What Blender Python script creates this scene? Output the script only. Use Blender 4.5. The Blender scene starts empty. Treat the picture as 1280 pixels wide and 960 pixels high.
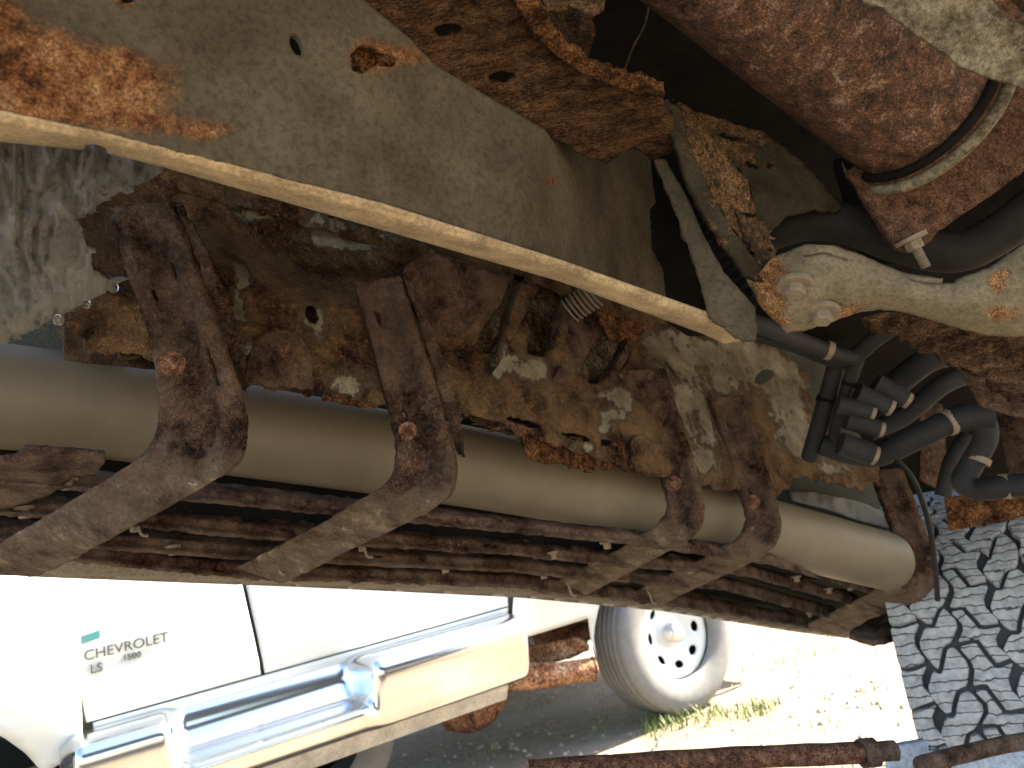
import bpy, bmesh, math, random
import numpy as np
from mathutils import Vector, Matrix, noise

random.seed(7)
SC = bpy.context.scene
COL = SC.collection
R = math.radians

# ------------------------------------------------------------------ camera, sky, sun, exposure
F = 950.0                                  # focal length in photograph pixels
CAMH = 0.93
UP = Vector((-.17, .965, -.19)).normalized()     # world up seen from the camera
FW = Vector((0, 0, -1))
WY = (FW - FW.dot(UP) * UP).normalized()
WX = WY.cross(UP)
M = Matrix((WX, WY, UP))                   # camera space -> world
LOC = Vector((0, 0, CAMH))
cd = bpy.data.cameras.new('camera')
cam = bpy.data.objects.new('camera', cd); COL.objects.link(cam)
cd.sensor_width = 36; cd.lens = F / 1280 * 36; cd.clip_start = .02; cd.clip_end = 2000
cd.dof.use_dof = True; cd.dof.focus_distance = .68; cd.dof.aperture_fstop = 12
cam.matrix_world = Matrix.Translation(LOC) @ M.to_4x4()
SC.camera = cam

SUN_EL, SUN_AZ = R(44), R(66)             # azimuth of the direction towards the sun, from +Y clockwise
w = bpy.data.worlds.new('World'); SC.world = w; w.use_nodes = True
nt = w.node_tree; bg = nt.nodes['Background']
sky = nt.nodes.new('ShaderNodeTexSky'); sky.sky_type = 'NISHITA'; sky.sun_disc = False
sky.sun_elevation = SUN_EL; sky.sun_rotation = SUN_AZ; sky.dust_density = 2.0
nt.links.new(sky.outputs[0], bg.inputs[0]); bg.inputs[1].default_value = .075
sl = bpy.data.lights.new('sun', 'SUN'); sl.energy = 4.2; sl.angle = R(.5); sl.color = (1, .91, .77)
sun = bpy.data.objects.new('sun', sl); COL.objects.link(sun)
sd = Vector((math.sin(SUN_AZ) * math.cos(SUN_EL), math.cos(SUN_AZ) * math.cos(SUN_EL), math.sin(SUN_EL)))
sun.rotation_euler = sd.to_track_quat('Z', 'Y').to_euler(); sun.location = sd * 20
SC.view_settings.view_transform = 'Standard'; SC.view_settings.look = 'None'
SC.view_settings.exposure = 3.4; SC.view_settings.gamma = 1

# ------------------------------------------------------------------ helpers
def W(px, py, d):
    return LOC + M @ Vector(((px - 640) / F * d, -(py - 480) / F * d, -d))

class Pl:                                   # a plane in space, from three points given as bearing + distance
    def __init__(s, *a):
        A = np.array([[1, x, y] for x, y, d in a], float)
        s.k = np.linalg.solve(A, np.array([1 / d for x, y, d in a]))
    def __call__(s, x, y):
        return 1 / (s.k[0] + s.k[1] * x + s.k[2] * y)

def tag(o, label=None, cat=None, group=None, kind=None):
    if label: o['label'] = label
    if cat: o['category'] = cat
    if group: o['group'] = group
    if kind: o['kind'] = kind
    return o

def empty(name, loc, label, cat, group=None):
    o = bpy.data.objects.new(name, None); COL.objects.link(o); o.location = loc
    o.empty_display_size = .1
    return tag(o, label, cat, group)

def put(o, parent):
    COL.objects.link(o)
    if parent is not None:
        o.parent = parent
        o.matrix_parent_inverse = _world(parent).inverted()
    return o

def _world(q):
    b = q.matrix_basis.copy()
    if q.parent is None: return b
    return _world(q.parent) @ q.matrix_parent_inverse @ b

def mesh(name, verts, faces, mat, parent=None, smooth=True, attr=None):
    me = bpy.data.meshes.new(name)
    me.from_pydata([tuple(v) for v in verts], [], faces)
    if smooth: me.polygons.foreach_set('use_smooth', [True] * len(me.polygons))
    if attr is not None:
        a = me.attributes.new('paint', 'FLOAT', 'POINT'); a.data.foreach_set('value', list(attr))
    me.materials.append(mat); me.update()
    o = bpy.data.objects.new(name, me)
    return put(o, parent)

def inside(poly, X, Y):
    r = np.zeros(X.shape, bool); n = len(poly)
    for i in range(n):
        x1, y1 = poly[i]; x2, y2 = poly[(i + 1) % n]
        if y1 == y2: continue
        c = ((y1 > Y) != (y2 > Y)) & (X < (x2 - x1) * (Y - y1) / (y2 - y1) + x1)
        r ^= c
    return r

def dens(poly, step, ragged=0, rs=.08, seed=0, smooth=False):
    out = []
    n = len(poly)
    for i in range(n):
        p = np.array(poly[i], float); q = np.array(poly[(i + 1) % n], float)
        L = np.hypot(*(q - p)); k = max(1, int(L / step))
        nn = np.array([-(q - p)[1], (q - p)[0]]) / max(L, 1e-6)
        for j in range(k):
            a = p + (q - p) * j / k
            if ragged:
                v = noise.fractal(Vector((a[0] * rs, a[1] * rs, seed)), 1, 2.1, 4)
                a = a + nn * ragged * v
            out.append((a[0], a[1]))
    return out

def ell(cx, cy, rx, ry, rot=0, n=14):
    c, s = math.cos(R(rot)), math.sin(R(rot))
    return [(cx + rx * math.cos(t) * c - ry * math.sin(t) * s, cy + rx * math.cos(t) * s + ry * math.sin(t) * c)
            for t in [2 * math.pi * k / n for k in range(n)]]

def flake(p, s, lev=8.0):
    n = noise.fractal(p * s, 1.0, 2.0, 5)
    t = n * lev
    fl = math.floor(t); fr = t - fl
    st = fl + min(1, max(0, (fr - .86) * 7))
    return .8 * st / lev + .2 * n

def sheet(name, poly, dfn, mat, parent, step=4., thick=.003, disp=0., ds=30., fl=0., fs=14., holes=(), ragged=0., rs=.08,
          hr=0., paint=None, mapf=None, flip=False, seed=0, edgecurl=0.):
    """one piece of sheet metal: an outline (with holes) filled by a fine net, given relief and thickness"""
    bp = dens(poly, step * .9, ragged, rs, seed)
    hs = [dens(h, step * .7, hr, rs * 2, seed + 3 + i) for i, h in enumerate(holes)]
    A = np.array(bp); x0, y0 = A.min(0) - step * .5; x1, y1 = A.max(0) + step * .5
    nx = int((x1 - x0) / step) + 2; ny = int((y1 - y0) / step) + 2
    gx = x0 + np.arange(nx) * step; gy = y0 + np.arange(ny) * step
    CX, CY = np.meshgrid(gx[:-1] + step / 2, gy[:-1] + step / 2, indexing='ij')
    keep = inside(bp, CX, CY)
    for h in hs: keep &= ~inside(h, CX, CY)
    cnt = np.zeros((nx, ny), int)
    for a in (0, 1):
        for b in (0, 1):
            cnt[a:nx - 1 + a, b:ny - 1 + b] += keep
    GX, GY = np.meshgrid(gx, gy, indexing='ij'); GX = GX.copy(); GY = GY.copy()
    bi = np.argwhere((cnt > 0) & (cnt < 4))
    if len(bi):
        P = np.stack([GX[bi[:, 0], bi[:, 1]], GY[bi[:, 0], bi[:, 1]]], 1)
        best = np.full(len(P), 1e9); bq = P.copy()
        for lp in [bp] + hs:
            L = np.array(lp); L2 = np.roll(L, -1, 0)
            for s0, s1 in zip(L, L2):
                dv = s1 - s0; den = dv @ dv
                if den < 1e-9: continue
                t = np.clip(((P - s0) @ dv) / den, 0, 1)
                q = s0 + t[:, None] * dv
                dd = ((P - q) ** 2).sum(1); m = dd < best
                best[m] = dd[m]; bq[m] = q[m]
        ok = best < (1.5 * step) ** 2
        GX[bi[ok, 0], bi[ok, 1]] = bq[ok, 0]; GY[bi[ok, 0], bi[ok, 1]] = bq[ok, 1]
    idx = -np.ones((nx, ny), int); verts = []; attr = []
    used = np.argwhere(cnt > 0)
    for k, (i, j) in enumerate(used):
        idx[i, j] = k
        x, y = GX[i, j], GY[i, j]
        if mapf:
            v = mapf(x, y)
        else:
            d = dfn(x, y)
            if disp or fl:
                p = W(x, y, d) + Vector((seed * 3.1, 0, 0))
                if disp: d -= disp * noise.fractal(p * ds, .9, 2.1, 5)
                if fl: d -= fl * flake(p, fs)
            v = W(x, y, d)
        verts.append(v)
        attr.append(paint(x, y) if paint else 0.)
    faces = []
    for i, j in np.argwhere(keep):
        f = (idx[i, j], idx[i, j + 1], idx[i + 1, j + 1], idx[i + 1, j])
        faces.append(f[::-1] if flip else f)
    o = mesh(name, verts, faces, mat, parent, True, attr)
    if thick:
        m = o.modifiers.new('thickness', 'SOLIDIFY'); m.thickness = thick; m.offset = -1
    return o

def catmull(pts, k=6):
    pts = [Vector(p) for p in pts]
    if len(pts) < 3: return pts
    out = []
    for i in range(len(pts) - 1):
        p0 = pts[max(i - 1, 0)]; p1 = pts[i]; p2 = pts[i + 1]; p3 = pts[min(i + 2, len(pts) - 1)]
        for j in range(k):
            t = j / k
            out.append(.5 * ((2 * p1) + (p2 - p0) * t + (2 * p0 - 5 * p1 + 4 * p2 - p3) * t * t + (3 * p1 - p0 - 3 * p2 + p3) * t ** 3))
    out.append(pts[-1]); return out

def sweep(name, pts, r, mat, parent, seg=16, k=6, caps=True, bump=0., bs=40., closed=False):
    P = catmull(pts, k) if k > 1 else [Vector(p) for p in pts]
    n = len(P); rr = r if callable(r) else (lambda t: r)
    T = [(P[min(i + 1, n - 1)] - P[max(i - 1, 0)]).normalized() for i in range(n)]
    u = T[0].orthogonal().normalized(); V = []; Fc = []
    for i in range(n):
        u = (u - u.dot(T[i]) * T[i]).normalized(); b = T[i].cross(u)
        for s in range(seg):
            a = 2 * math.pi * s / seg
            q = u * math.cos(a) + b * math.sin(a); rad = rr(i / (n - 1))
            if bump: rad += bump * noise.fractal((P[i] + q * rad) * bs, 1, 2, 4)
            V.append(P[i] + q * rad)
    for i in range(n - 1):
        for s in range(seg):
            s2 = (s + 1) % seg
            Fc.append((i * seg + s, i * seg + s2, (i + 1) * seg + s2, (i + 1) * seg + s))
    if caps:
        Fc.append(tuple(range(seg))[::-1]); Fc.append(tuple((n - 1) * seg + s for s in range(seg)))
    o = mesh(name, V, Fc, mat, parent)
    if caps: o.data.set_sharp_from_angle(angle=R(50))
    return o

def WP(l): return [W(*p) for p in l]

def hexbolt(name, base, axis, r, h, mat, parent, washer=True, n=6, thread=0.):
    """washer + six-sided head (+ threaded end) standing on base along axis"""
    ax = axis.normalized(); u = ax.orthogonal().normalized(); v = ax.cross(u)
    V = []; Fc = []
    def ring(rad, z, k):
        i0 = len(V)
        for s in range(k):
            a = 2 * math.pi * s / k
            V.append(base + (u * math.cos(a) + v * math.sin(a)) * rad + ax * z)
        return i0
    def cyl(prof, k):
        rs = [ring(a, z, k) for a, z in prof]
        for a, b in zip(rs, rs[1:]):
            for s in range(k): Fc.append((a + s, a + (s + 1) % k, b + (s + 1) % k, b + s))
        Fc.append(tuple(range(rs[-1], rs[-1] + k)))
    if washer: cyl([(r * 1.8, -.002), (r * 1.8, r * .18), (r * 1.68, r * .26), (r * .6, r * .28)], 20)
    cyl([(r, -.002), (r, h * .82), (r * .86, h)], n)
    if thread:
        pr = []
        z = h * .9
        while z < h + thread:
            pr += [(r * .5, z), (r * .6, z + .0008)]; z += .0016
        cyl(pr + [(r * .4, z)], 12)
    o = mesh(name, V, Fc, mat, parent, False)
    return o

def blobs(l, soft=.5):
    def f(x, y):
        s = 0.
        for bx, by, rx, ry in l:
            q = ((x - bx) / rx) ** 2 + ((y - by) / ry) ** 2
            s += math.exp(-q * 1.2)
        return min(1., s)
    return f

# ------------------------------------------------------------------ materials
def newmat(name):
    m = bpy.data.materials.new(name); m.use_nodes = True
    t = m.node_tree; b = t.nodes['Principled BSDF']
    return m, t, b

def nz(t, co, scale, detail=8, rough=.6, dist=0., kind='noise'):
    n = t.nodes.new('ShaderNodeTexNoise'); n.inputs['Scale'].default_value = scale
    n.inputs['Detail'].default_value = detail; n.inputs['Roughness'].default_value = rough
    n.inputs['Distortion'].default_value = dist
    t.links.new(co, n.inputs['Vector']); return n.outputs['Fac']

def ramp(t, fac, stops, interp='LINEAR'):
    r = t.nodes.new('ShaderNodeValToRGB'); e = r.color_ramp.elements; r.color_ramp.interpolation = interp
    while len(e) < len(stops): e.new(.5)
    for k, (p, c) in enumerate(stops):
        e[k].position = p; e[k].color = (*c, 1) if len(c) == 3 else c
    t.links.new(fac, r.inputs[0]); return r.outputs[0]

def mixc(t, fac, a, b, mode='MIX'):
    n = t.nodes.new('ShaderNodeMix'); n.data_type = 'RGBA'; n.blend_type = mode
    for s, v in ((0, fac), (6, a), (7, b)):
        if isinstance(v, (int, float)): n.inputs[s].default_value = v
        elif isinstance(v, tuple): n.inputs[s].default_value = (*v, 1)
        else: t.links.new(v, n.inputs[s])
    return n.outputs[2]

def mth(t, op, a, b=0., clamp=False):
    n = t.nodes.new('ShaderNodeMath'); n.operation = op; n.use_clamp = clamp
    for k, v in ((0, a), (1, b)):
        if isinstance(v, (int, float)): n.inputs[k].default_value = v
        else: t.links.new(v, n.inputs[k])
    return n.outputs[0]

def bump(t, b, h, strength, dist):
    n = t.nodes.new('ShaderNodeBump'); n.inputs['Strength'].default_value = strength
    n.inputs['Distance'].default_value = dist; t.links.new(h, n.inputs['Height'])
    t.links.new(n.outputs[0], b.inputs['Normal'])

def coords(t, sc=(1, 1, 1), rot=(0, 0, 0)):
    c = t.nodes.new('ShaderNodeTexCoord'); mp = t.nodes.new('ShaderNodeMapping')
    mp.inputs['Scale'].default_value = sc; mp.inputs['Rotation'].default_value = rot
    t.links.new(c.outputs['Object'], mp.inputs[0]); return mp.outputs[0]

def rusty(name, c, s1=30, s2=160, bs=.6, bd=.004, rough=.9, paint=None, pthr=.5, pw=.12, dust=None, dustamt=.3, stretch=(1, 1, 1), crack=.5, pits=.8, pn=3.2, grit=.85):
    """c: four colours from dark pits to bright scale; paint: colours of old paint kept where the 'paint' attribute is high"""
    m, t, b = newmat(name); co = coords(t, stretch)
    a = nz(t, co, s1, 12, .68, .4); f = nz(t, co, s2, 6, .7)
    mixf = mth(t, 'ADD', mth(t, 'MULTIPLY', a, .56), mth(t, 'MULTIPLY', f, .46))
    colr = ramp(t, mixf, [(.42, c[0]), (.485, c[1]), (.55, c[2]), (.63, c[3])])
    spk = nz(t, co, s2 * 3.5, 3, .8)
    colr = mixc(t, grit, colr, ramp(t, spk, [(.40, (.22, .20, .18)), (.50, (.9, .88, .86)), (.60, (1.75, 1.65, 1.5))]), 'MULTIPLY')
    mg = nz(t, co, s2 * 1.5, 8, .75, .3)
    colr = mixc(t, grit * .8, colr, ramp(t, mg, [(.40, (.35, .33, .31)), (.52, (1, 1, 1)), (.62, (1.5, 1.45, 1.35))]), 'MULTIPLY')
    vor = t.nodes.new('ShaderNodeTexVoronoi'); vor.feature = 'DISTANCE_TO_EDGE'; vor.inputs['Scale'].default_value = s1 * 2.2
    wv = t.nodes.new('ShaderNodeVectorMath'); wv.operation = 'MULTIPLY_ADD'
    nn = t.nodes.new('ShaderNodeTexNoise'); nn.inputs['Scale'].default_value = s1 * 2; nn.inputs['Detail'].default_value = 6
    t.links.new(co, nn.inputs['Vector'])
    t.links.new(nn.outputs['Color'], wv.inputs[0]); wv.inputs[1].default_value = (.03, .03, .03); t.links.new(co, wv.inputs[2])
    t.links.new(wv.outputs[0], vor.inputs['Vector'])
    ck = ramp(t, vor.outputs['Distance'], [(.0, (0, 0, 0)), (.05, (1, 1, 1))])
    big = ramp(t, nz(t, co, s1 * .45, 4, .6), [(.5, (0, 0, 0)), (.6, (1, 1, 1))])
    ck = mixc(t, big, (1., 1., 1.), ck)
    pv = t.nodes.new('ShaderNodeTexVoronoi'); pv.inputs['Scale'].default_value = s2 * 1.15; t.links.new(wv.outputs[0], pv.inputs['Vector'])
    pz = mth(t, 'ADD', pv.outputs['Distance'], mth(t, 'MULTIPLY', mth(t, 'SUBTRACT', nz(t, co, s1 * 1.6, 5, .6), .5), 2.2))
    pit = ramp(t, pz, [(.10, (0, 0, 0)), (.30, (1, 1, 1))])
    colr = mixc(t, pits, colr, mixc(t, 1., colr, mixc(t, pit, (.22, .19, .17), (1., 1., 1.)), 'MULTIPLY'))
    colr = mixc(t, crack, colr, mixc(t, 1., colr, ck, 'MULTIPLY'))
    if dust:
        df = mth(t, 'MULTIPLY', ramp(t, nz(t, co, s1 * .5, 6, .65), [(.4, (0, 0, 0)), (.65, (1, 1, 1))]), dustamt)
        colr = mixc(t, df, colr, dust)
    h = mth(t, 'ADD', mth(t, 'MULTIPLY', a, .55), mth(t, 'MULTIPLY', f, .8))
    h = mth(t, 'ADD', mth(t, 'ADD', h, mth(t, 'MULTIPLY', spk, .40)), mth(t, 'MULTIPLY', mg, .5))
    h = mth(t, 'ADD', h, mth(t, 'MULTIPLY', pit, pits * .22))
    h = mth(t, 'ADD', h, mth(t, 'MULTIPLY', ck, crack * .35))
    rgh = rough
    if paint:
        at = t.nodes.new('ShaderNodeAttribute'); at.attribute_name = 'paint'
        e = mth(t, 'ADD', at.outputs['Fac'], mth(t, 'MULTIPLY', mth(t, 'SUBTRACT', nz(t, co, s1 * 1.2, 12, .72, .15), .5), pn))
        pm = ramp(t, e, [(pthr - pw, (0, 0, 0)), (pthr + pw, (1, 1, 1))])
        pc = ramp(t, nz(t, co, s1 * .7, 8, .6), [(.3, paint[0]), (.5, paint[1]), (.7, paint[2])])
        pc = mixc(t, .6, pc, ramp(t, mg, [(.38, (.40, .36, .32)), (.54, (1.05, 1.05, 1.05))]), 'MULTIPLY')
        colr = mixc(t, pm, colr, pc)
        h = mixc(t, pm, h, mth(t, 'ADD', mth(t, 'MULTIPLY', f, .12), .62))
        r2 = mixc(t, pm, (rough,) * 3, (.85, .85, .85)); t.links.new(r2, b.inputs['Roughness'])
    else:
        b.inputs['Roughness'].default_value = rgh
    t.links.new(colr, b.inputs['Base Color']); b.inputs['Specular IOR Level'].default_value = .12
    bump(t, b, h, bs, bd)
    return m

def plain(name, c, rough=.5, metal=0., var=.25, s=20, bs=.1, bd=.002, coat=0., spec=.5):
    m, t, b = newmat(name); co = coords(t)
    n = nz(t, co, s, 8, .65)
    lo = tuple(max(0, x * (1 - var)) for x in c); hi = tuple(min(1, x * (1 + var)) for x in c)
    pcol = ramp(t, n, [(.3, lo), (.7, hi)])
    if var > .16: pcol = mixc(t, .6, pcol, ramp(t, nz(t, co, s * 14, 5, .75), [(.40, (.5, .48, .46)), (.52, (1, 1, 1)), (.62, (1.3, 1.28, 1.25))]), 'MULTIPLY')
    t.links.new(pcol, b.inputs['Base Color'])
    b.inputs['Roughness'].default_value = rough; b.inputs['Metallic'].default_value = metal
    b.inputs['Coat Weight'].default_value = coat; b.inputs['Specular IOR Level'].default_value = spec
    if bs: bump(t, b, mth(t, 'ADD', n, mth(t, 'MULTIPLY', nz(t, co, s * 9, 4, .7), .5)), bs, bd)
    return m

RB = ((.014, .008, .006), (.055, .029, .020), (.098, .053, .035), (.18, .108, .07))
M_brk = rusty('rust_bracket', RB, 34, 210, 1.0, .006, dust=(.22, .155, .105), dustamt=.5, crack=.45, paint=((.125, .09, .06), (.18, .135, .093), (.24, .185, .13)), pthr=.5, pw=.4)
M_rock = rusty('rust_rocker', ((.016, .009, .006), (.07, .036, .021), (.13, .072, .038), (.24, .145, .075)), 26, 190, 1., .006,
               paint=((.08, .062, .04), (.15, .13, .095), (.24, .215, .165)), pthr=.54, pw=.2, pn=3.6, dust=(.20, .135, .07), dustamt=.75, crack=.6)
M_oran = rusty('rust_orange', ((.03, .013, .008), (.10, .045, .02), (.19, .09, .036), (.30, .17, .075)), 30, 170, 1., .006, crack=.5)
M_fibre = rusty('rust_fibrous', ((.03, .016, .009), (.10, .054, .027), (.18, .10, .052), (.30, .185, .10)), 34, 210, 1., .007, stretch=(1, 3.2, 3.2), crack=.15)
M_slat = rusty('rust_slat', ((.018, .010, .008), (.05, .027, .020), (.09, .052, .038), (.17, .115, .085)), 34, 210, .9, .005, dust=(.20, .155, .115), dustamt=.5, crack=.25)
M_frame = rusty('frame_coating', pits=.3, grit=.6, pn=1.3, c=((.05, .02, .009), (.13, .055, .021), (.19, .095, .042), (.24, .145, .075)), s1=26, s2=150, bs=.5, bd=.004,
                paint=((.044, .036, .023), (.068, .056, .037), (.095, .079, .053)), pthr=.42, pw=.28, crack=0)
M_flange = plain('frame_flange_lit_dust', (.33, .25, .145), .8, 0, .45, 22, .8, .003, spec=.25)  # rail's dusty tan made paler: light bounced off the ground put into the colour
M_tubeb = plain('grey_painted_tube', (.135, .11, .074), .55, 0, .155, 9, .12, .001, spec=.3)
M_cat = rusty('rust_muffler', pits=.5, c=((.022, .015, .010), (.075, .046, .032), (.125, .060, .036), (.26, .20, .155)), s1=75, s2=420, bs=.5, bd=.002, rough=.6, crack=0)
M_flg = rusty('rust_flange_plate', ((.035, .018, .012), (.075, .041, .026), (.105, .058, .036), (.145, .088, .056)), 80, 380, .45, .002, crack=0)
M_shield = rusty('heat_shield_metal', pits=.3, grit=.35, c=((.055, .045, .028), (.12, .098, .062), (.18, .15, .10), (.26, .225, .16)), s1=40, s2=220, bs=.6, bd=.003, rough=.6, crack=0)
M_arm = rusty('stamped_arm_coating', pits=.2, pn=2.4, c=((.11, .05, .02), (.19, .098, .042), (.26, .15, .07), (.32, .20, .10)), s1=34, s2=200, bs=.5, bd=.003,
              paint=((.10, .08, .05), (.155, .128, .083), (.205, .165, .105)), pthr=.58, pw=.1, crack=0)
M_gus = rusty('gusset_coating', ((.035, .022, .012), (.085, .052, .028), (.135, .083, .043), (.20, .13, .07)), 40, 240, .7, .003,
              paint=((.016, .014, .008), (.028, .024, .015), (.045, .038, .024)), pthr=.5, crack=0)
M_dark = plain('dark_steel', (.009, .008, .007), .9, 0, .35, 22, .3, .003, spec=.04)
M_rub = plain('black_rubber', (.014, .013, .011), .8, 0, .3, 40, .15, .001, spec=.15)
M_plas = plain('black_plastic', (.018, .018, .019), .7, 0, .25, 40, .08, .001, spec=.2)
M_alu = plain('bare_metal_clip', (.62, .60, .56), .35, .9, .15, 60, .05, .001)
M_sill = plain('dark_green_grey_sill', (.04, .042, .034), .65, 0, .35, 14, .12, .002, spec=.15)
M_backp = rusty('old_white_panel', ((.05, .028, .015), (.11, .08, .05), (.18, .155, .115), (.26, .235, .19)), 24, 150, .4, .003, crack=.2)
M_tank = plain('grey_textured_plastic', (.44, .43, .40), .55, 0, .14, 230, 1., .018, spec=.3)
M_board = plain('tan_step_board', (.21, .175, .13), .7, 0, .18, 20, .15, .002)
M_bolt = rusty('rust_bolt', ((.03, .016, .011), (.085, .043, .028), (.15, .08, .05), (.24, .15, .10)), 90, 400, .5, .002, crack=0)
M_tanbolt = plain('dusty_tan_bolt', (.17, .13, .085), .7, .0, .25, 120, .4, .001)
M_tyre = plain('tyre_rubber', (.03, .03, .032), .75, 0, .3, 30, .2, .002)
M_block, t, b = newmat('dusty_tread_rubber'); co = coords(t)
bc = ramp(t, nz(t, co, 60, 8, .7), [(.3, (.20, .195, .185)), (.5, (.36, .355, .34)), (.7, (.50, .49, .47))])
wv_ = t.nodes.new('ShaderNodeTexWave'); wv_.wave_type = 'BANDS'; wv_.bands_direction = 'Z'; wv_.inputs['Scale'].default_value = 17; wv_.inputs['Distortion'].default_value = 3.5
wv_.inputs['Detail'].default_value = 2; wv_.inputs['Detail Scale'].default_value = 2.2; t.links.new(co, wv_.inputs['Vector'])
sp_ = ramp(t, wv_.outputs['Fac'], [(.0, (.12, .12, .12)), (.07, (1, 1, 1))])
t.links.new(mixc(t, 1., bc, sp_, 'MULTIPLY'), b.inputs['Base Color']); b.inputs['Roughness'].default_value = .9; b.inputs['Specular IOR Level'].default_value = .15
bump(t, b, mth(t, 'ADD', sp_, nz(t, co, 300, 4, .7)), .5, .002)
M_white = plain('white_car_paint', (.50, .53, .51), .35, 0, .06, 3, 0, coat=.5)
M_wtyre = plain('grey_weathered_tyre', (.15, .145, .135), .8, 0, .15, 25, .2, .002)
M_foil = plain('wrinkled_trim', (.05, .05, .047), .5, .0, .3, 30, .3, .004, spec=.25)
M_chrome = plain('chrome', (.62, .64, .66), .16, 1., .03, 6, .02, .002)
M_glass = plain('dark_window_glass', (.03, .04, .045), .05, 0, .1, 5, 0)
M_badge = plain('grey_badge', (.05, .055, .05), .5, 0., .1, 20, 0)
M_teal = plain('teal_badge', (.04, .16, .16), .35, 0, .1, 20, 0)
M_pipe = rusty('rust_exhaust', ((.10, .045, .024), (.22, .11, .06), (.33, .20, .125), (.42, .31, .22)), 10, 60, .4, .006, crack=0)
M_blue = plain('blue_stand_paint', (.28, .35, .44), .5, 0, .2, 12, .1, .003)
M_drop, _t, _b = newmat('water'); _b.inputs['Transmission Weight'].default_value = 1; _b.inputs['Roughness'].default_value = .02; _b.inputs['IOR'].default_value = 1.33

# ground: pale dusty gravel
M_ground, t, b = newmat('dusty_gravel_ground'); co = coords(t)
g1 = nz(t, co, 1.1, 8, .6); g2 = nz(t, co, 26, 8, .7); g3 = nz(t, co, 120, 4, .7)
gc = ramp(t, g2, [(.3, (.15, .118, .08)), (.5, (.22, .175, .12)), (.7, (.30, .245, .175))])
gc = mixc(t, ramp(t, g1, [(.42, (0, 0, 0)), (.62, (.75, .75, .75))]), gc, (.30, .265, .22))
gc = mixc(t, .5, gc, ramp(t, g3, [(.35, (.5, .48, .45)), (.6, (1.1, 1.08, 1))]), 'MULTIPLY')
t.links.new(gc, b.inputs['Base Color']); b.inputs['Roughness'].default_value = .95; b.inputs['Specular IOR Level'].default_value = .1
bump(t, b, mth(t, 'ADD', g2, mth(t, 'MULTIPLY', g3, .5)), .8, .02)

# ------------------------------------------------------------------ ground
YAW = R(34); PL = Vector((math.cos(YAW), math.sin(YAW), 0)); PO = W(853, 793, 3.5)
def gz(x, y):                                  # the yard falls gently towards the left
    l = (x - PO.x) * PL.x + (y - PO.y) * PL.y
    return .03 * max(-8, min(0, l))
V = []; Fc = []
xs = sorted(set([-400, -150, -60, -20] + [x * .25 - 6 for x in range(64)] + [20, 60, 150, 400]))
ys = sorted(set([-400, -150, -60, -20, -8] + [y * .25 - 3 for y in range(60)] + [20, 60, 150, 400]))
for x in xs:
    for y in ys:
        V.append((x, y, .012 * noise.noise(Vector((x * 1.3, y * 1.3, 0))) + gz(x, y) if abs(x) < 9 and -3 <= y < 11 else gz(x, y)))
ny = len(ys)
for i in range(len(xs) - 1):
    for j in range(ny - 1):
        Fc.append((i * ny + j, (i + 1) * ny + j, (i + 1) * ny + j + 1, i * ny + j + 1))
tag(mesh('ground', V, Fc, M_ground), kind='structure')

# ------------------------------------------------------------------ the raised truck overhead (seen from below)
EX = (M @ Vector((1140, -300, -F))).normalized()         # along the truck, towards the wheel in view
EY = (M @ Vector((-.815, -.348, -.464))).normalized()    # outwards, away from the camera
TY_C = W(1250, 838, 1.66)                                # centre of the wheel in view
TR = 0.40
TRUCK = empty('raised_truck', (TY_C.x, TY_C.y, 0), 'rusty truck overhead seen from below, with frame rail, rotten sill and step board', 'truck')

PR = Pl((172, 255, .68), (1108, 588, 1.50), (250, 500, .65))      # inner face of the sill
PF = Pl((0, 160, .38), (940, 425, .72), (450, 0, .515))           # web of the frame rail
PS = Pl((290, 580, .66), (20, 700, .80), (1150, 735, 1.47))       # underside of the step board

def itp(l):
    xs = [p[0] for p in l]; ys = [p[1] for p in l]
    return lambda x: float(np.interp(x, xs, ys))
sm = lambda a, b, x: (lambda t: t * t * (3 - 2 * t))(min(1, max(0, (x - a) / (b - a))))

# floor pan over everything
fq = W(0, 100, .76)
V = []; Fc = []
for i in range(13):
    for j in range(9):
        s = -1.4 + i * .33; q = -.05 + j * .24
        rib = .012 * math.sin(q * 42) + (.02 if (i % 4 == 0) else 0)
        V.append(fq + EX * s - EY * q + Vector((0, 0, .05 + rib + .03 * j / 8)))
for i in range(12):
    for j in range(8):
        Fc.append((i * 9 + j, i * 9 + j + 1, (i + 1) * 9 + j + 1, (i + 1) * 9 + j))
floor = mesh('floor_pan', V, Fc, M_dark, TRUCK)
floor.modifiers.new('thickness', 'SOLIDIFY').thickness = .01

for nm, q, dz, mt in (('sill_panel', 1.80, -.30, M_brk), ('frame_rail', 1.25, -.28, M_frame)):  # truck's far-side sill and rail, out of view, added to block light from behind
    V = []
    for i in range(9):
        p = fq + EX * (-1.2 + i * .4) - EY * q
        for j in range(5): V.append(p + Vector((0, 0, .05 + dz * j / 4)) + EY * (.02 * math.sin(j * .8)))
    Fc = [(i * 5 + j, i * 5 + j + 1, (i + 1) * 5 + j + 1, (i + 1) * 5 + j) for i in range(8) for j in range(4)]
    o = mesh(nm, V, Fc, mt, TRUCK); o.modifiers.new('thickness', 'SOLIDIFY').thickness = .006
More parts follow.
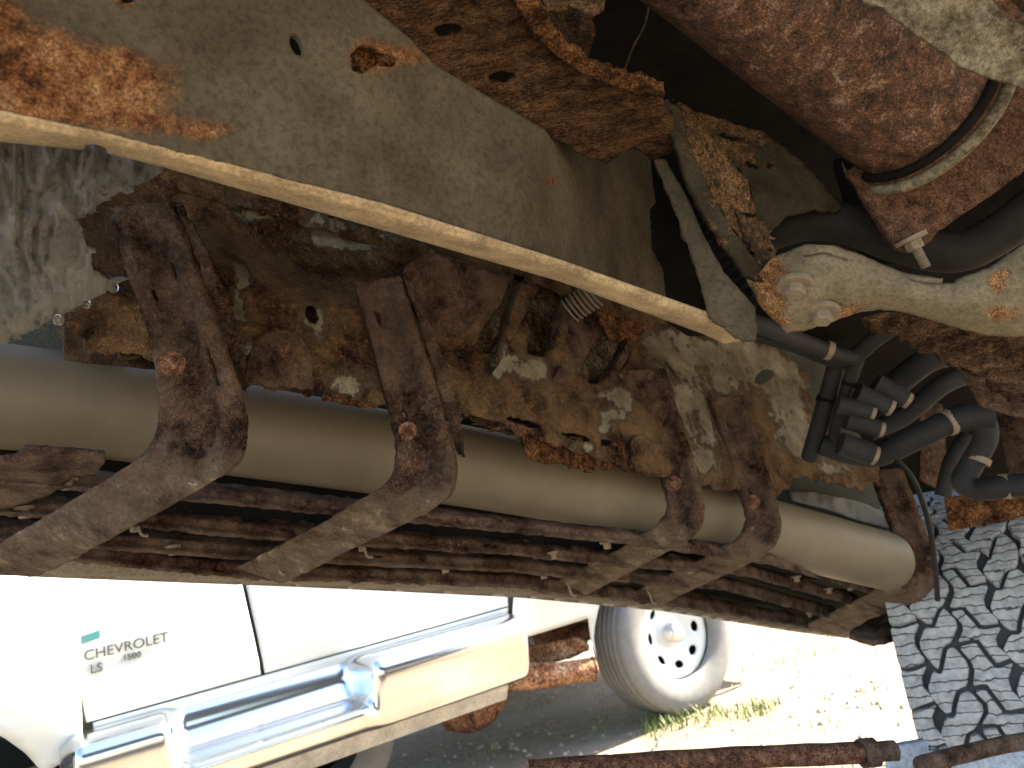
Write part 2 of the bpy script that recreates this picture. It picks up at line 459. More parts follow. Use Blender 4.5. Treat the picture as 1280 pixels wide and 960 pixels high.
# outer sill and door skin behind the step tube
def outer(name, dz0, dz1, off, mat):
    V = []; Fc = []
    a = W(-420, 340, .76); e = W(1140, 640, 1.62)
    for i in range(31):
        p = a.lerp(e, i / 30)
        for j in range(9):
            f = j / 8
            V.append(p + Vector((0, 0, dz0 + (dz1 - dz0) * f)) + EY * (off + .03 * math.sin(f * math.pi)))
    for i in range(30):
        for j in range(8): Fc.append((i * 9 + j, (i + 1) * 9 + j, (i + 1) * 9 + j + 1, i * 9 + j + 1))
    o = mesh(name, V, Fc, mat, TRUCK); o.modifiers.new('thickness', 'SOLIDIFY').thickness = .004
    return o
outer('sill_outer', -.17, .14, .03, M_sill)
outer('door_skin', .143, .5, .05, M_sill)

# frame rail: web, underside, upper flange
fold = itp([(-60, 122), (0, 137), (130, 165), (250, 195), (480, 254), (700, 324), (880, 388), (945, 412)])
low = itp([(-60, 165), (0, 177), (130, 190), (200, 208), (480, 288), (700, 352), (880, 418), (905, 430), (945, 424)])
def dweb(x, y):
    d = PF(x, y)
    d += .26 * sm(650, 840, x) + .014 * sm(440, 600, x) * sm(20, 120, y)
    d += .004 * noise.noise(Vector((x * .012, y * .012, 1)))
    return d
web = [(-60, -50), (440, -50), (455, 0), (510, 46), (545, 82), (640, 138), (740, 195), (757, 203), (768, 198), (778, 187), (796, 185), (815, 196), (845, 215), (875, 260), (925, 400)]
web += [(885, 425), (820, 385), (770, 362), (750, 342), (700, 324), (480, 254), (250, 195), (130, 165), (0, 137), (-60, 122)]
def fpaint(x, y):
    v = 1.0
    for bx, by, rx, ry, a in ((20, 85, 75, 50, .95), (85, 95, 95, 42, .9), (165, 110, 60, 38, .85), (0, 20, 28, 40, .8), (230, 160, 70, 18, .55),
                              (262, 165, 30, 12, .5), (50, 145, 130, 22, .7), (155, 0, 16, 14, .8), (150, 72, 20, 14, .6), (465, 72, 34, 24, .9), (690, 227, 12, 8, .7), (520, 70, 35, 16, .7), (480, 130, 20, 12, .4)):
        v -= a * math.exp(-(((x - bx) / rx) ** 2 + ((y - by) / ry) ** 2))
    return v
rail = sheet('frame_rail', web, dweb, M_frame, TRUCK, 3.6, .006, .0006, 60, holes=[[(812, 262), (832, 238), (856, 268), (905, 385), (872, 378), (838, 352), (815, 312)], ell(371, 56, 8, 15, -22), ell(160, -3, 10, 7), [(438, 66), (452, 54), (468, 58), (486, 66), (500, 74), (490, 84), (470, 82), (452, 92), (440, 90)]], hr=1.5, paint=fpaint)
tag(rail, 'grey dusty frame rail with orange rust at its left end')
def dfl(x, y):
    v = (y - fold(x)) / max(4, low(x) - fold(x)); v = min(1, max(0, v))
    return PF(x, fold(x)) * (1 + .012 * v + .10 * sm(.35, 1.2, v) - .004 * math.sin(min(1, v * 5) * math.pi)) + .0015 * noise.noise(Vector((x * .05, y * .05, 4)))
fx = [-60, 0, 60, 130, 200, 330, 480, 600, 700, 800, 880, 905, 944]
poly = [(x, fold(x)) for x in fx] + [(x, low(x)) for x in fx[::-1]]
tag(sheet('rail_underside', poly, dfl, M_flange, rail, 3, .005, .0006, 90, holes=[ell(120, 186, 15, 5, 10)]), 'dusty tan underside of the rail, paled for ground light')
# rusty pocket behind the hole in the rail
sheet('rust_scale', [(432, 50), (455, 48), (510, 66), (508, 92), (470, 92), (436, 96)], lambda x, y: PF(x, y) + .012, M_oran, rail, 2.5, .003, .012, 60, .008, 50)

PU = Pl((455, 0, .525), (740, 195, .665), (700, 65, .575))
upp = [(438, -50), (625, -50), (650, 0), (662, 28), (690, 62), (735, 92), (790, 108), (828, 122), (842, 148), (838, 190), (818, 200), (798, 187), (778, 189), (757, 206), (738, 198), (640, 142), (545, 86), (510, 50), (455, 4)]
tag(sheet('upper_flange', upp, lambda x, y: PU(x, y) + .02 * sm(720, 830, x) * sm(140, 200, y), M_fibre, rail, 3, .006, .004, 45, .005, 24,
          holes=[ell(560, 38, 18, 9, -5), ell(628, 96, 17, 7, -3)], hr=2, ragged=5, rs=.05), 'flaking brown upper flange of the rail')
lip = [(610, -50), (648, -50), (672, -5), (690, 40), (735, 78), (800, 98), (832, 118), (826, 128), (780, 112), (730, 94), (688, 64), (660, 30), (640, -4)]
sheet('upper_lip', lip, lambda x, y: PU(x, y) - .012, M_oran, rail, 2.6, .008, .003, 60, .003, 40, ragged=2, rs=.09)

# web of a crossmember far up in the dark, with a thin cable in front
sheet('crossmember', [(640, -60), (720, -60), (745, 40), (735, 75), (700, 60), (668, 20)], Pl((640, 0, .70), (740, 60, .74), (700, -60, .76)), M_gus, TRUCK, 4, .004, .004, 40)
sheet('heat_tab', [(850, -30), (905, -30), (900, 10), (890, 16), (875, 8)], Pl((850, 0, .60), (900, 0, .60), (870, 20, .6)), M_arm, TRUCK, 3, .003)
sheet('mount_cup', [(640, -40), (760, -40), (755, 8), (740, 16), (715, 6), (680, 12), (655, 6)], Pl((640, 0, .57), (760, 0, .57), (700, -40, .6)), M_gus, TRUCK, 3, .004, .003, 50)
sweep('thin_cable', WP([(815, -30, .76), (808, 25, .74), (790, 62, .73), (776, 104, .72)]), .0011, M_gus, TRUCK, 8)

# rail end: gusset plates and rubber mount
def Pc(a, b, c): return Pl(a, b, c)
sheet('end_plate', [(816, 196), (832, 200), (858, 245), (880, 295), (905, 340), (944, 384), (946, 424), (925, 425), (886, 396), (868, 330), (846, 268)], Pl((820, 200, .70), (945, 420, .675), (880, 395, .685)), M_frame, TRUCK, 3, .012, .001, 60, paint=lambda x, y: .9, ragged=1)
sheet('mount_strut', [(818, 130), (835, 124), (850, 142), (866, 190), (884, 232), (905, 270), (938, 318), (966, 344), (958, 354), (932, 344), (905, 306), (880, 268), (858, 222), (842, 172)], Pl((820, 130, .655), (965, 345, .675), (870, 260, .66)), M_gus, TRUCK, 2.6, .006, .0012, 80, paint=lambda x, y: .7, ragged=1.5)
tag(sheet('mount_face', [(836, 126), (858, 138), (890, 172), (918, 208), (936, 226), (938, 246), (946, 268), (930, 266), (918, 262), (936, 300), (952, 330), (964, 344), (940, 320), (906, 272), (884, 232), (866, 190), (850, 146)], Pl((836, 126, .665), (965, 345, .69), (940, 230, .69)), M_gus, TRUCK, 2.6, .004, .002, 80, .002, 60, paint=lambda x, y: .15, ragged=2), 'rusty tan face of the mount plate')
sheet('torn_tab', [(918, 262), (932, 270), (948, 272), (962, 285), (968, 318), (962, 344), (950, 336), (938, 306), (926, 290)], Pl((918, 262, .68), (965, 340, .675), (945, 270, .685)), M_gus, TRUCK, 2.5, .004, .008, 70, .006, 50, paint=lambda x, y: .4, ragged=4, rs=.2)
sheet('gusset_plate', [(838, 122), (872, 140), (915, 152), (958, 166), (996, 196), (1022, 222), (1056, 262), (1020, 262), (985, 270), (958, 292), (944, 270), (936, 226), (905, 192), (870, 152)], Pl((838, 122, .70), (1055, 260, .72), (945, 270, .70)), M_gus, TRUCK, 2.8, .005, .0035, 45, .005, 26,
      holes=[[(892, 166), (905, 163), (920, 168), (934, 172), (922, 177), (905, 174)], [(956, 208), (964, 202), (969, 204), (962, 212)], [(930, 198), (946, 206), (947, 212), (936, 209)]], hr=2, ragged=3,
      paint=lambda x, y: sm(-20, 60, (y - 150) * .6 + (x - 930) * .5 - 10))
sheet('rubber_mount', [(868, 262), (878, 270), (900, 306), (932, 346), (946, 356), (938, 366), (912, 352), (884, 318), (866, 286)], lambda x, y: .725 + .006 * math.sin((x * .55 + y * .8) * .55), M_rub, TRUCK, 2, .006, .001, 60)
sheet('cavity_shadow', [(740, 200), (850, 160), (960, 352), (930, 420), (860, 420), (760, 350)], Pl((790, 190, .93), (950, 350, .93), (890, 400, .93)), M_dark, TRUCK, 6, .004)  # near-black sheet standing in for the shadow inside the rail's end pocket

# exhaust muffler with end ring, flange plate, heat shield
c0 = W(905, -75, .575); c1 = W(1146, 134, .672)
ax = (c1 - c0).normalized(); RM = .067
muf = sweep('muffler', [c0 - ax * .1, c0, c0.lerp(c1, .35), c0.lerp(c1, .7), c1], RM, M_cat, TRUCK, 64, 10, True, .0006, 50)
tag(muf, 'round rusty red-brown exhaust muffler')
u0 = ax.orthogonal().normalized(); v0 = ax.cross(u0)
for rr, off, th in ((RM + .0035, -.003, .004), (RM + .009, .008, .005)):
    pts = [c1 + ax * off + (u0 * math.cos(a) + v0 * math.sin(a)) * rr for a in [2 * math.pi * k / 48 for k in range(49)]]
    sweep('end_ring', pts, th, M_shield if off > 0 else M_dark, muf, 10, 1, False)
PG = Pl((1060, 212, .690), (1132, 312, .672), (1290, 150, .70))
fpl = sheet('flange_plate', [(1060, 212), (1090, 196), (1200, 60), (1290, 60), (1290, 206), (1230, 250), (1172, 289), (1163, 302), (1132, 313), (1122, 308), (1090, 262)], PG, M_flg, TRUCK, 3, .008, .0008, 80, ragged=.8)
down = M @ Vector((.42, -.9, .10))
hexbolt('flange_bolt', W(1139, 299, .668), down, .0075, .010, M_tanbolt, fpl, True, 6, .017)
def dsh(x, y):
    return .525 - .03 * sm(0, 140, (x - 1080) * .45 - (y - 0) * .8 + 10) + .004 * noise.noise(Vector((x * .02, y * .02, 0)))
tag(sheet('heat_shield', [(1062, -40), (1080, 2), (1100, 8), (1150, 46), (1188, 70), (1193, 78), (1240, 98), (1295, 114), (1295, 40), (1262, 28), (1235, -5), (1222, -40)], dsh, M_shield, TRUCK, 2.8, .0025, .0012, 60, ragged=1.5), 'dented tan-grey heat shield')
sweep('upper_pipe', WP([(1120, -40, .64), (1200, 5, .63), (1240, 25, .63), (1300, 80, .63)]), .017, M_cat, TRUCK, 20)
sheet('crossmember', [(1225, -40), (1300, -40), (1300, 60), (1262, 30)], Pl((1225, -40, .72), (1300, -40, .72), (1262, 30, .74)), M_gus, TRUCK, 4, .004, .003, 50, paint=lambda x, y: .5)
hosep = [(930, 300, .765), (965, 288, .76), (1010, 276, .75), (1060, 280, .74), (1120, 302, .735), (1190, 316, .73), (1245, 294, .72), (1310, 244, .70)]
tag(sweep('thick_hose', WP(hosep), .0195, M_rub, TRUCK, 24), 'thick black hose behind the flange bolt')
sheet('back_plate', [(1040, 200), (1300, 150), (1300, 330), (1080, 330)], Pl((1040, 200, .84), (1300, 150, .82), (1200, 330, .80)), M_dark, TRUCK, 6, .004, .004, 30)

# stamped tan suspension arm with two bolts
PA = Pl((940, 350, .675), (1280, 360, .62), (1100, 430, .655))
arm_top = itp([(936, 356), (965, 322), (1008, 304), (1040, 306), (1075, 318), (1130, 341), (1190, 350), (1235, 334), (1290, 296)])
arm_bot = itp([(936, 356), (950, 384), (984, 416), (1010, 413), (1050, 398), (1090, 386), (1130, 390), (1190, 408), (1235, 420), (1290, 421)])
def darm(x, y):
    v = (y - arm_top(x)) / max(6, arm_bot(x) - arm_top(x)); v = min(1, max(0, v))
    return PA(x, y) - .020 * math.sin(v * math.pi) ** .7 * sm(936, 1010, x) + .014 * v + .004 * math.sin(x * .03) + .0012 * noise.noise(Vector((x * .04, y * .04, 2)))
ax_ = [936, 950, 965, 984, 1008, 1040, 1075, 1100, 1130, 1160, 1190, 1235, 1260, 1290]
poly = [(x, arm_top(x)) for x in ax_] + [(x, arm_bot(x)) for x in ax_[::-1]][:-1]
arm = sheet('suspension_arm', poly, darm, M_arm, TRUCK, 2.6, .006, .001, 80, holes=[[(1002, 318), (1030, 313), (1058, 322), (1058, 325), (1030, 317), (1004, 321)], [(1134, 345), (1160, 350), (1194, 348), (1194, 353), (1160, 355), (1136, 350)]], ragged=1.2,
            paint=lambda x, y: 1 - .75 * math.exp(-((x - 960) / 25) ** 2) - .5 * math.exp(-(((x - 1060) / 45) ** 2 + ((y - 392) / 14) ** 2)) - .55 * math.exp(-(((x - 1250) / 14) ** 2 + ((y - 350) / 14) ** 2)) - .55 * math.exp(-(((x - 1250) / 26) ** 2 + ((y - 392) / 14) ** 2)) - .4 * math.exp(-(((x - 1015) / 30) ** 2 + ((y - 325) / 8) ** 2)))
tag(arm, 'wavy stamped tan arm with patches of orange rust')
for x, y in ((994, 357), (1028, 391)):
    hexbolt('arm_bolt', W(x, y, darm(x, y)), M @ Vector((-.15, -.80, .45)), .0085, .010, M_tanbolt, arm)
tag(sheet('rusty_crossbar', [(1074, 397), (1130, 387), (1200, 404), (1300, 420), (1300, 512), (1235, 474), (1180, 446)], Pl((1074, 397, .73), (1300, 420, .70), (1300, 510, .68)), M_fibre, TRUCK, 2.8, .01, .004, 70, .004, 40, ragged=1.5), 'fibrous orange-brown rusted crossbar')
sheet('rear_plate', [(1196, 458), (1240, 474), (1300, 508), (1300, 525), (1262, 520), (1225, 508)], Pl((1196, 458, .80), (1300, 510, .77), (1240, 520, .80)), M_brk, TRUCK, 3, .005, .002, 60)
tag(sheet('stay_plate', [(1180, 622), (1230, 618), (1300, 610), (1300, 642), (1240, 655), (1186, 664)], Pl((1180, 622, 1.25), (1300, 610, 1.15), (1240, 655, 1.2)), M_oran, TRUCK, 3, .006, .001, 40), 'brown steel stay below the hoses')
sheet('stay_plate', [(1150, 500), (1178, 505), (1186, 600), (1172, 612), (1150, 600)], Pl((1150, 500, 1.38), (1180, 505, 1.38), (1160, 600, 1.36)), M_brk, TRUCK, 4, .006, .003, 40)
sheet('stay_plate', [(1242, 500), (1300, 505), (1300, 610), (1262, 600)], Pl((1242, 500, 1.05), (1300, 505, 1.0), (1270, 600, 1.02)), M_brk, TRUCK, 4, .006, .003, 40)
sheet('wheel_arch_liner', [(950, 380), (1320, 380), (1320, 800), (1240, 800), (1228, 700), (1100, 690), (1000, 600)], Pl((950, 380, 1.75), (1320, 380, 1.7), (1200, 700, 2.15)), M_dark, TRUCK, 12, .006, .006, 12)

# black brake and fuel lines
def hose(name, pts, r, mat=M_plas): return sweep(name, WP(pts), r, mat, TRUCK, 18)
hose('fuel_line', [(925, 400, .86), (960, 410, .88), (1010, 430, .95), (1062, 446, .99), (1092, 425, .97), (1125, 402, .95)], .011)
hose('fuel_line', [(940, 418, .92), (990, 432, .96), (1030, 448, 1.0), (1060, 455, 1.02)], .008)
hose('fuel_line', [(1048, 448, 1.03), (1036, 490, 1.05), (1020, 545, 1.08), (1012, 572, 1.1)], .012)
hose('fuel_line', [(1072, 448, 1.0), (1058, 490, 1.03), (1044, 540, 1.06), (1050, 560, 1.07)], .009)
hose('fuel_line', [(1030, 556, 1.08), (1062, 566, 1.06), (1100, 568, 1.03), (1150, 545, 1.0), (1200, 522, .98), (1240, 520, .97)], .016)
hose('brake_hose', [(1195, 527, .99), (1226, 524, .98), (1232, 548, .98), (1215, 580, .99), (1204, 602, .99), (1222, 612, .98), (1256, 608, .95), (1310, 604, .92)], .0145)
hose('fuel_line', [(1085, 540, 1.12), (1130, 520, 1.12), (1180, 480, 1.10), (1230, 462, 1.1)], .014)
hose('fuel_line', [(1120, 480, 1.2), (1160, 450, 1.18), (1200, 440, 1.18)], .02)
hose('brake_hose', [(1210, 545, 1.2), (1190, 575, 1.2), (1178, 620, 1.2)], .012)
for x, y, r, a in ((1098, 503, 14, 25), (1086, 533, 12, 15), (1078, 564, 15, 20), (1120, 493, 13, 30), (1075, 512, 12, 15)):
    p = W(x, y, 1.0); dv = M @ Vector((math.cos(R(a)), -math.sin(R(a)), .1))
    c = sweep('line_clip', [p - dv * .030, p - dv * .01, p + dv * .012], r * .001, M_plas, TRUCK, 18, 2)
    sweep('clip_end', [p + dv * .0125, p + dv * .018], r * .00085, M_tanbolt, c, 16, 1)
hose('wheel_cable', [(1118, 572, 1.30), (1142, 600, 1.30), (1160, 650, 1.31), (1168, 700, 1.33), (1172, 750, 1.36)], .0045)

for x, y, d_, r_, dx, dy in ((1112, 564, 1.024, .0175, .9, -.4), (1185, 528, .985, .0175, .9, -.4), (1222, 574, .987, .016, -.4, .9), (1033, 500, 1.055, .0135, -.3, .95), (1062, 480, 1.022, .0105, -.3, .95), (1256, 608, .95, .016, 1, -.1), (1035, 438, .97, .0125, .9, .3)):
    p = W(x, y, d_); dv = (M @ Vector((dx, -dy, 0))).normalized()
    sweep('hose_clamp', [p - dv * .004, p + dv * .004], r_, M_tanbolt if d_ < 1 else M_dark, TRUCK, 20, 1)
# sill with openings, ribs, patches of old paint
ro_top = [(100, 190), (200, 200), (400, 245), (700, 325), (900, 400), (965, 428), (1010, 470), (1022, 540), (1045, 560), (1094, 588)]
ro_bot = [(1100, 604), (1080, 612), (1045, 606), (1010, 598), (996, 592), (985, 614), (962, 622), (935, 618), (905, 612), (878, 604), (845, 596), (800, 590), (776, 584), (752, 574), (706, 560), (668, 548), (640, 540), (600, 530), (572, 520), (548, 524), (500, 513), (450, 503), (420, 496), (372, 490), (340, 487), (302, 480), (240, 470), (165, 440), (110, 440), (84, 400)]
bump_r = itp([(0, 0), (150, 0), (230, -.01), (300, .004), (460, .0), (520, -.02), (700, -.012), (800, 0), (1100, 0)])
def drock(x, y):
    d = PR(x, y) + bump_r(x)
    ln = 480 + (x - 300) * .24 - y                 # height above the bottom hem
    d += .045 * sm(120, 190, ln) - .012 * sm(-10, 30, ln) * (1 - sm(60, 110, ln))
    d += .01 * math.sin(x * .03 + y * .01) * sm(60, 150, ln)
    return d
op = [[(641, 350), (652, 354), (636, 396), (624, 434), (612, 436), (597, 431), (606, 410), (622, 388)],
      [(673, 362), (707, 376), (700, 410), (690, 441), (664, 437), (660, 405)],
      [(756, 412), (772, 428), (790, 424), (780, 452), (760, 476), (739, 473), (738, 440)],
      [(572, 516), (600, 520), (640, 532), (620, 534), (592, 528)],
      ell(390, 393, 8, 13, -18), [(750, 548), (770, 552), (776, 560), (756, 558)], ell(955, 470, 14, 7, -35), ell(655, 528, 24, 4, 14), ell(720, 546, 20, 4, 12)]
rp = blobs([(415, 295, 45, 22), (455, 305, 28, 14), (322, 268, 30, 14), (298, 390, 15, 34), (300, 350, 12, 22), (318, 440, 18, 24), (650, 455, 26, 18), (668, 465, 22, 14), (622, 462, 12, 25), (715, 452, 14, 12), (752, 495, 22, 10), (765, 520, 12, 8), (755, 535, 10, 8),
            (860, 440, 55, 28), (930, 445, 50, 30), (885, 540, 18, 40), (985, 500, 30, 50), (960, 470, 40, 26), (1010, 560, 25, 14), (1040, 585, 30, 10), (830, 430, 30, 20), (735, 560, 8, 8), (780, 500, 16, 30), (855, 500, 26, 40), (880, 575, 20, 18), (1000, 545, 24, 26), (905, 480, 16, 22), (390, 395, 22, 45), (430, 480, 30, 18), (640, 370, 10, 20), (400, 255, 60, 14)])
def grow(p, k):
    cx = sum(a for a, b_ in p) / len(p); cy = sum(b_ for a, b_ in p) / len(p)
    return [(cx + (a - cx) * k, cy + (b_ - cy) * k) for a, b_ in p]
op[:3] = [grow(p, 1.18) for p in op[:3]]
sill = sheet('sill_panel', ro_top + ro_bot, drock, M_rock, TRUCK, 2.5, .0025, .0022, 40, .0045, 26, holes=op, hr=2.5, ragged=7, rs=.07, paint=rp)
tag(sill, 'rotten sill panel with ragged lower edge, brown rust and old white paint')
sheet('inner_panel', [(560, 320), (850, 400), (840, 520), (560, 480)], lambda x, y: PR(x, y) + .07, M_backp, sill, 5, .003, .003, 30)
sheet('inner_panel', [(80, 200), (420, 270), (420, 480), (80, 450)], lambda x, y: PR(x, y) + .09, M_brk, sill, 6, .003, .003, 30)
bp = sheet('rust_plate', [(503, 345), (512, 330), (532, 314), (580, 330), (641, 348), (628, 376), (612, 400), (594, 425), (566, 440), (548, 446), (536, 420), (520, 385)], lambda x, y: PR(x, y) - .038 + .0006 * (y - 380), M_brk, sill, 2.6, .004, .004, 40, .004, 26, ragged=4)
for k, rb in enumerate(([(651, 352), (673, 361), (652, 400), (634, 438), (614, 470), (610, 462), (624, 432), (637, 396)],
           [(706, 374), (716, 382), (712, 404), (706, 432), (700, 458), (690, 446), (698, 410)],
           [(716, 385), (750, 392), (758, 404), (742, 430), (722, 462), (704, 480), (696, 470), (706, 430)],
           [(792, 404), (806, 412), (784, 448), (764, 482), (756, 476), (776, 444)])):
    sheet('rib', rb, lambda x, y: PR(x, y) - .024 + .0001 * (x - 700), M_rock if k in (0, 1) else M_brk, sill, 2.2, .016, .0012, 60, .0015, 40, ragged=1.2, paint=(lambda x, y: .35) if k in (0, 1) else None)
cc = W(728, 378, PR(728, 378) - .05); cax = (M @ Vector((.75, .5, .2))).normalized(); cu = cax.orthogonal().normalized(); cv = cax.cross(cu)
pts = [cc + cax * (-.022 + .044 * k / 168) + (cu * math.cos(k * 2 * math.pi / 24) + cv * math.sin(k * 2 * math.pi / 24)) * .017 for k in range(169)]
tag(sweep('coil_spring', pts, .0017, M_tanbolt, sill, 8, 1), 'small pale coil spring by the frame rail')
sheet('rust_flap', [(744, 386), (806, 406), (796, 424), (785, 422), (774, 430), (764, 420), (752, 402)], lambda x, y: PR(x, y) - .05, M_oran, sill, 2.4, .004, .006, 50, .004, 40, ragged=3)
tag(sheet('rust_flap', [(652, 538), (690, 540), (722, 548), (752, 560), (776, 552), (784, 568), (786, 590), (768, 584), (742, 590), (720, 584), (692, 578), (654, 571), (658, 556)], lambda x, y: PR(x, y) - .012 + .0003 * (y - 560), M_oran, sill, 2.2, .004, .012, 40, .014, 26, ragged=5, rs=.1), 'orange flap of rotten metal hanging from the sill')
sheet('rust_flap', [(786, 550), (800, 542), (824, 556), (832, 590), (812, 594), (790, 586)], lambda x, y: PR(x, y) - .02, M_rock, sill, 2.2, .004, .006, 40, .006, 30, ragged=3, rs=.1)
sheet('rust_flap', [(570, 506), (600, 516), (650, 530), (700, 542), (690, 550), (650, 546), (608, 532), (580, 522), (556, 520)], lambda x, y: PR(x, y) + .004, M_brk, sill, 2.2, .004, .008, 40, .01, 30, ragged=4, rs=.1)
sheet('rust_flap', [(545, 440), (556, 452), (566, 490), (556, 514), (540, 516), (534, 470)], lambda x, y: PR(x, y) - .018, M_rock, sill, 2.2, .004, .004, 50, .004, 30, ragged=3, paint=lambda x, y: .3)
sheet('rust_flap', [(402, 492), (440, 494), (470, 506), (440, 506), (404, 500)], lambda x, y: PR(x, y) - .010, M_oran, sill, 2, .003, .005, 50, .005, 40, ragged=3, rs=.2)
sheet('rust_flap', [(318, 424), (345, 410), (375, 416), (388, 440), (392, 486), (340, 484), (306, 474)], lambda x, y: PR(x, y) - .012, M_brk, sill, 2.2, .003, .005, 40, .008, 26, ragged=4, rs=.1)
sheet('hem_flange', [(92, 276), (128, 252), (148, 262), (150, 300), (160, 370), (176, 446), (152, 446), (140, 400), (130, 384), (152, 350), (118, 344)], lambda x, y: PR(x, y) + .012, M_brk, sill, 2.4, .004, .006, 40, .006, 26, ragged=3)
sheet('sill_end', [(60, 400), (132, 366), (150, 372), (160, 440), (120, 438), (84, 436)], lambda x, y: .80, M_brk, sill, 2.6, .004, .004, 40, .003, 26, ragged=2)
sheet('inner_seam', [(180, 205), (300, 232), (480, 292), (600, 330), (596, 344), (470, 306), (300, 258), (190, 226)], lambda x, y: PR(x, y) + .03, M_rock, sill, 2.6, .003, .006, 40, .005, 26, ragged=5, paint=lambda x, y: .25 + .3 * math.sin(x * .05))

# grey textured tank at the left edge
PT = Pl((0, 200, .47), (198, 210, .545), (0, 430, .50))
def dtank(x, y):
    e = (y - (432 - x * .52))                      # lower rim
    return PT(x, y) + .018 * sm(-34, 0, e) - .010 * sm(60, 0, abs((y - 300) + x * .35)) - .007 * (1 - abs(noise.noise(Vector((x * .055, y * .018, 5))))) ** 4 + .004 * abs(noise.noise(Vector((x * .13, y * .05, 9)))) + .004 * noise.noise(Vector((x * .03, y * .03, 0)))
tank = sheet('fuel_tank', [(-60, 165), (150, 185), (200, 208), (150, 240), (94, 274), (110, 312), (118, 344), (134, 350), (156, 350), (120, 372), (60, 402), (0, 434), (-60, 462)], dtank, M_tank, TRUCK, 2.0, .005, .0016, 130, .0012, 60, ragged=.6)
tag(tank, 'grey grained plastic tank corner at the left edge')
for x, y, r in ((72, 400, .0032), (108, 380, .0028), (142, 360, .0035), (130, 238, .003)):
    bm = bmesh.new(); bmesh.ops.create_icosphere(bm, subdivisions=2, radius=r)
    for v in bm.verts:
        v.co.z *= 1.3
        v.co += W(x, y, dtank(x, y) - .002)
    me = bpy.data.meshes.new('water_drop'); bm.to_mesh(me); bm.free(); me.materials.append(M_drop)
    for p in me.polygons: p.use_smooth = True
    put(bpy.data.objects.new('water_drop', me), tank)

# ------------------------------------------------------------------ step board: tube, slats, brackets
tpts = [(-80, 487), (100, 506), (300, 537), (600, 586), (850, 637), (1060, 689), (1118, 704)]
tube = sweep('step_tube', [W(x, y, 1 / (1.25 - (x - 100) * .536 / 1000)) for x, y in tpts], lambda t: .0535 * (1 if t < .93 else math.sqrt(max(.03, 1 - ((t - .93) / .07) ** 2)) * .45 + .55), M_tubeb, TRUCK, 48, 8)
tag(tube, 'smooth grey-tan painted tube along the step board')
lines = {'a': [(-60, 585), (100, 598), (300, 618), (640, 655), (800, 672), (965, 697), (1108, 740)],
         'b': [(-60, 622), (100, 636), (300, 658), (640, 683), (740, 695), (930, 710), (1075, 751)],
         'c': [(-60, 655), (127, 671), (300, 685), (640, 704), (711, 712), (905, 728), (1045, 766)],
         'd': [(-60, 676), (105, 688), (300, 709), (640, 723), (700, 730), (864, 751), (1022, 778)]}
edge = itp([(-80, 714), (60, 722), (300, 731), (400, 735), (650, 747), (830, 764), (1000, 791), (1092, 802)])
hgt = itp([(-60, 28), (300, 24), (640, 19), (1000, 15), (1100, 13)])
for n, (key, off) in enumerate((('a', 1.05), ('b', 1.055), ('c', 1.06), ('d', 1.065))):
    c = itp(lines[key]); xs = [p[0] for p in lines[key]]
    x0, x1 = xs[0], xs[-1]; st = list(np.linspace(x0, x1, 40))
    def ds(x, y, c=c, off=off):
        v = (y - c(x)) / hgt(x)                  # -.5 .. .7
        return PS(x, c(x)) * off + .020 * sm(-.1, -.5, v) - .008 * sm(.2, .45, v) + .010 * sm(.5, .75, v)
    poly = [(x, c(x) - .5 * hgt(x)) for x in st] + [(x, c(x) + .62 * hgt(x)) for x in st[::-1]]
    hol = [[(x, c(x) - 4), (x + 22, c(x) - 1), (x + 24, c(x) + 4), (x + 6, c(x) + 3)] for x in ((345, 600) if key == 'b' else (455,) if key == 'c' else ())]
    sheet('slat', poly, ds, M_slat, TRUCK, 2.6, .004, .0035, 30, .003, 26, ragged=1.6 + 1.6 * (key in 'bd'), holes=hol, hr=2.5, seed=n)
# top plate above the slats and the pale outer edge
ex_ = list(np.linspace(-80, 1096, 36))
tl = itp(lines['a'])
sheet('board_top', [(x, tl(x) - 75) for x in ex_] + [(x, edge(x) - 6) for x in ex_[::-1]], lambda x, y: max(PS(x, y) * 1.13, 1 / (1.25 - (x - 100) * .000536) + .035), M_dark, TRUCK, 6, .004, .001, 20)
ehg = itp([(-80, 20), (300, 18), (650, 15), (900, 11), (1096, 8)])
tag(sheet('board_edge', [(x, edge(x) - ehg(x) * 1.25) for x in ex_] + [(x, edge(x)) for x in ex_[::-1]], lambda x, y: PS(x, edge(x) - 8) * 1.075 + .03 * ((edge(x) - y) / ehg(x) < .25), M_board, TRUCK, 3, .004, .0008, 40), 'pale tan outer edge of the step board')
sheet('board_bracket', [(-60, 590), (20, 572), (30, 562), (130, 570), (130, 580), (118, 594), (95, 596), (60, 620), (-60, 660)], lambda x, y: PS(x, y) * 1.02, M_slat, TRUCK, 2.6, .005, .003, 40, .003, 26, ragged=2)
sheet('board_end', [(1058, 792), (1090, 772), (1140, 760), (1180, 750), (1196, 758), (1204, 772), (1150, 788), (1092, 803)], Pl((1058, 792, 1.50), (1200, 765, 1.55), (1140, 755, 1.6)), M_slat, TRUCK, 2.4, .01, .003, 30, .003, 26, holes=[[(1096, 778), (1106, 774), (1108, 778), (1098, 782)], [(1120, 770), (1140, 764), (1140, 769), (1122, 775)]], hr=1, ragged=1.5)
sheet('mud_flap', [(1166, 694), (1182, 716), (1200, 752), (1206, 768), (1190, 764), (1166, 742)], Pl((1166, 694, 1.50), (1206, 768, 1.6), (1166, 742, 1.52)), M_sill, TRUCK, 3, .006)

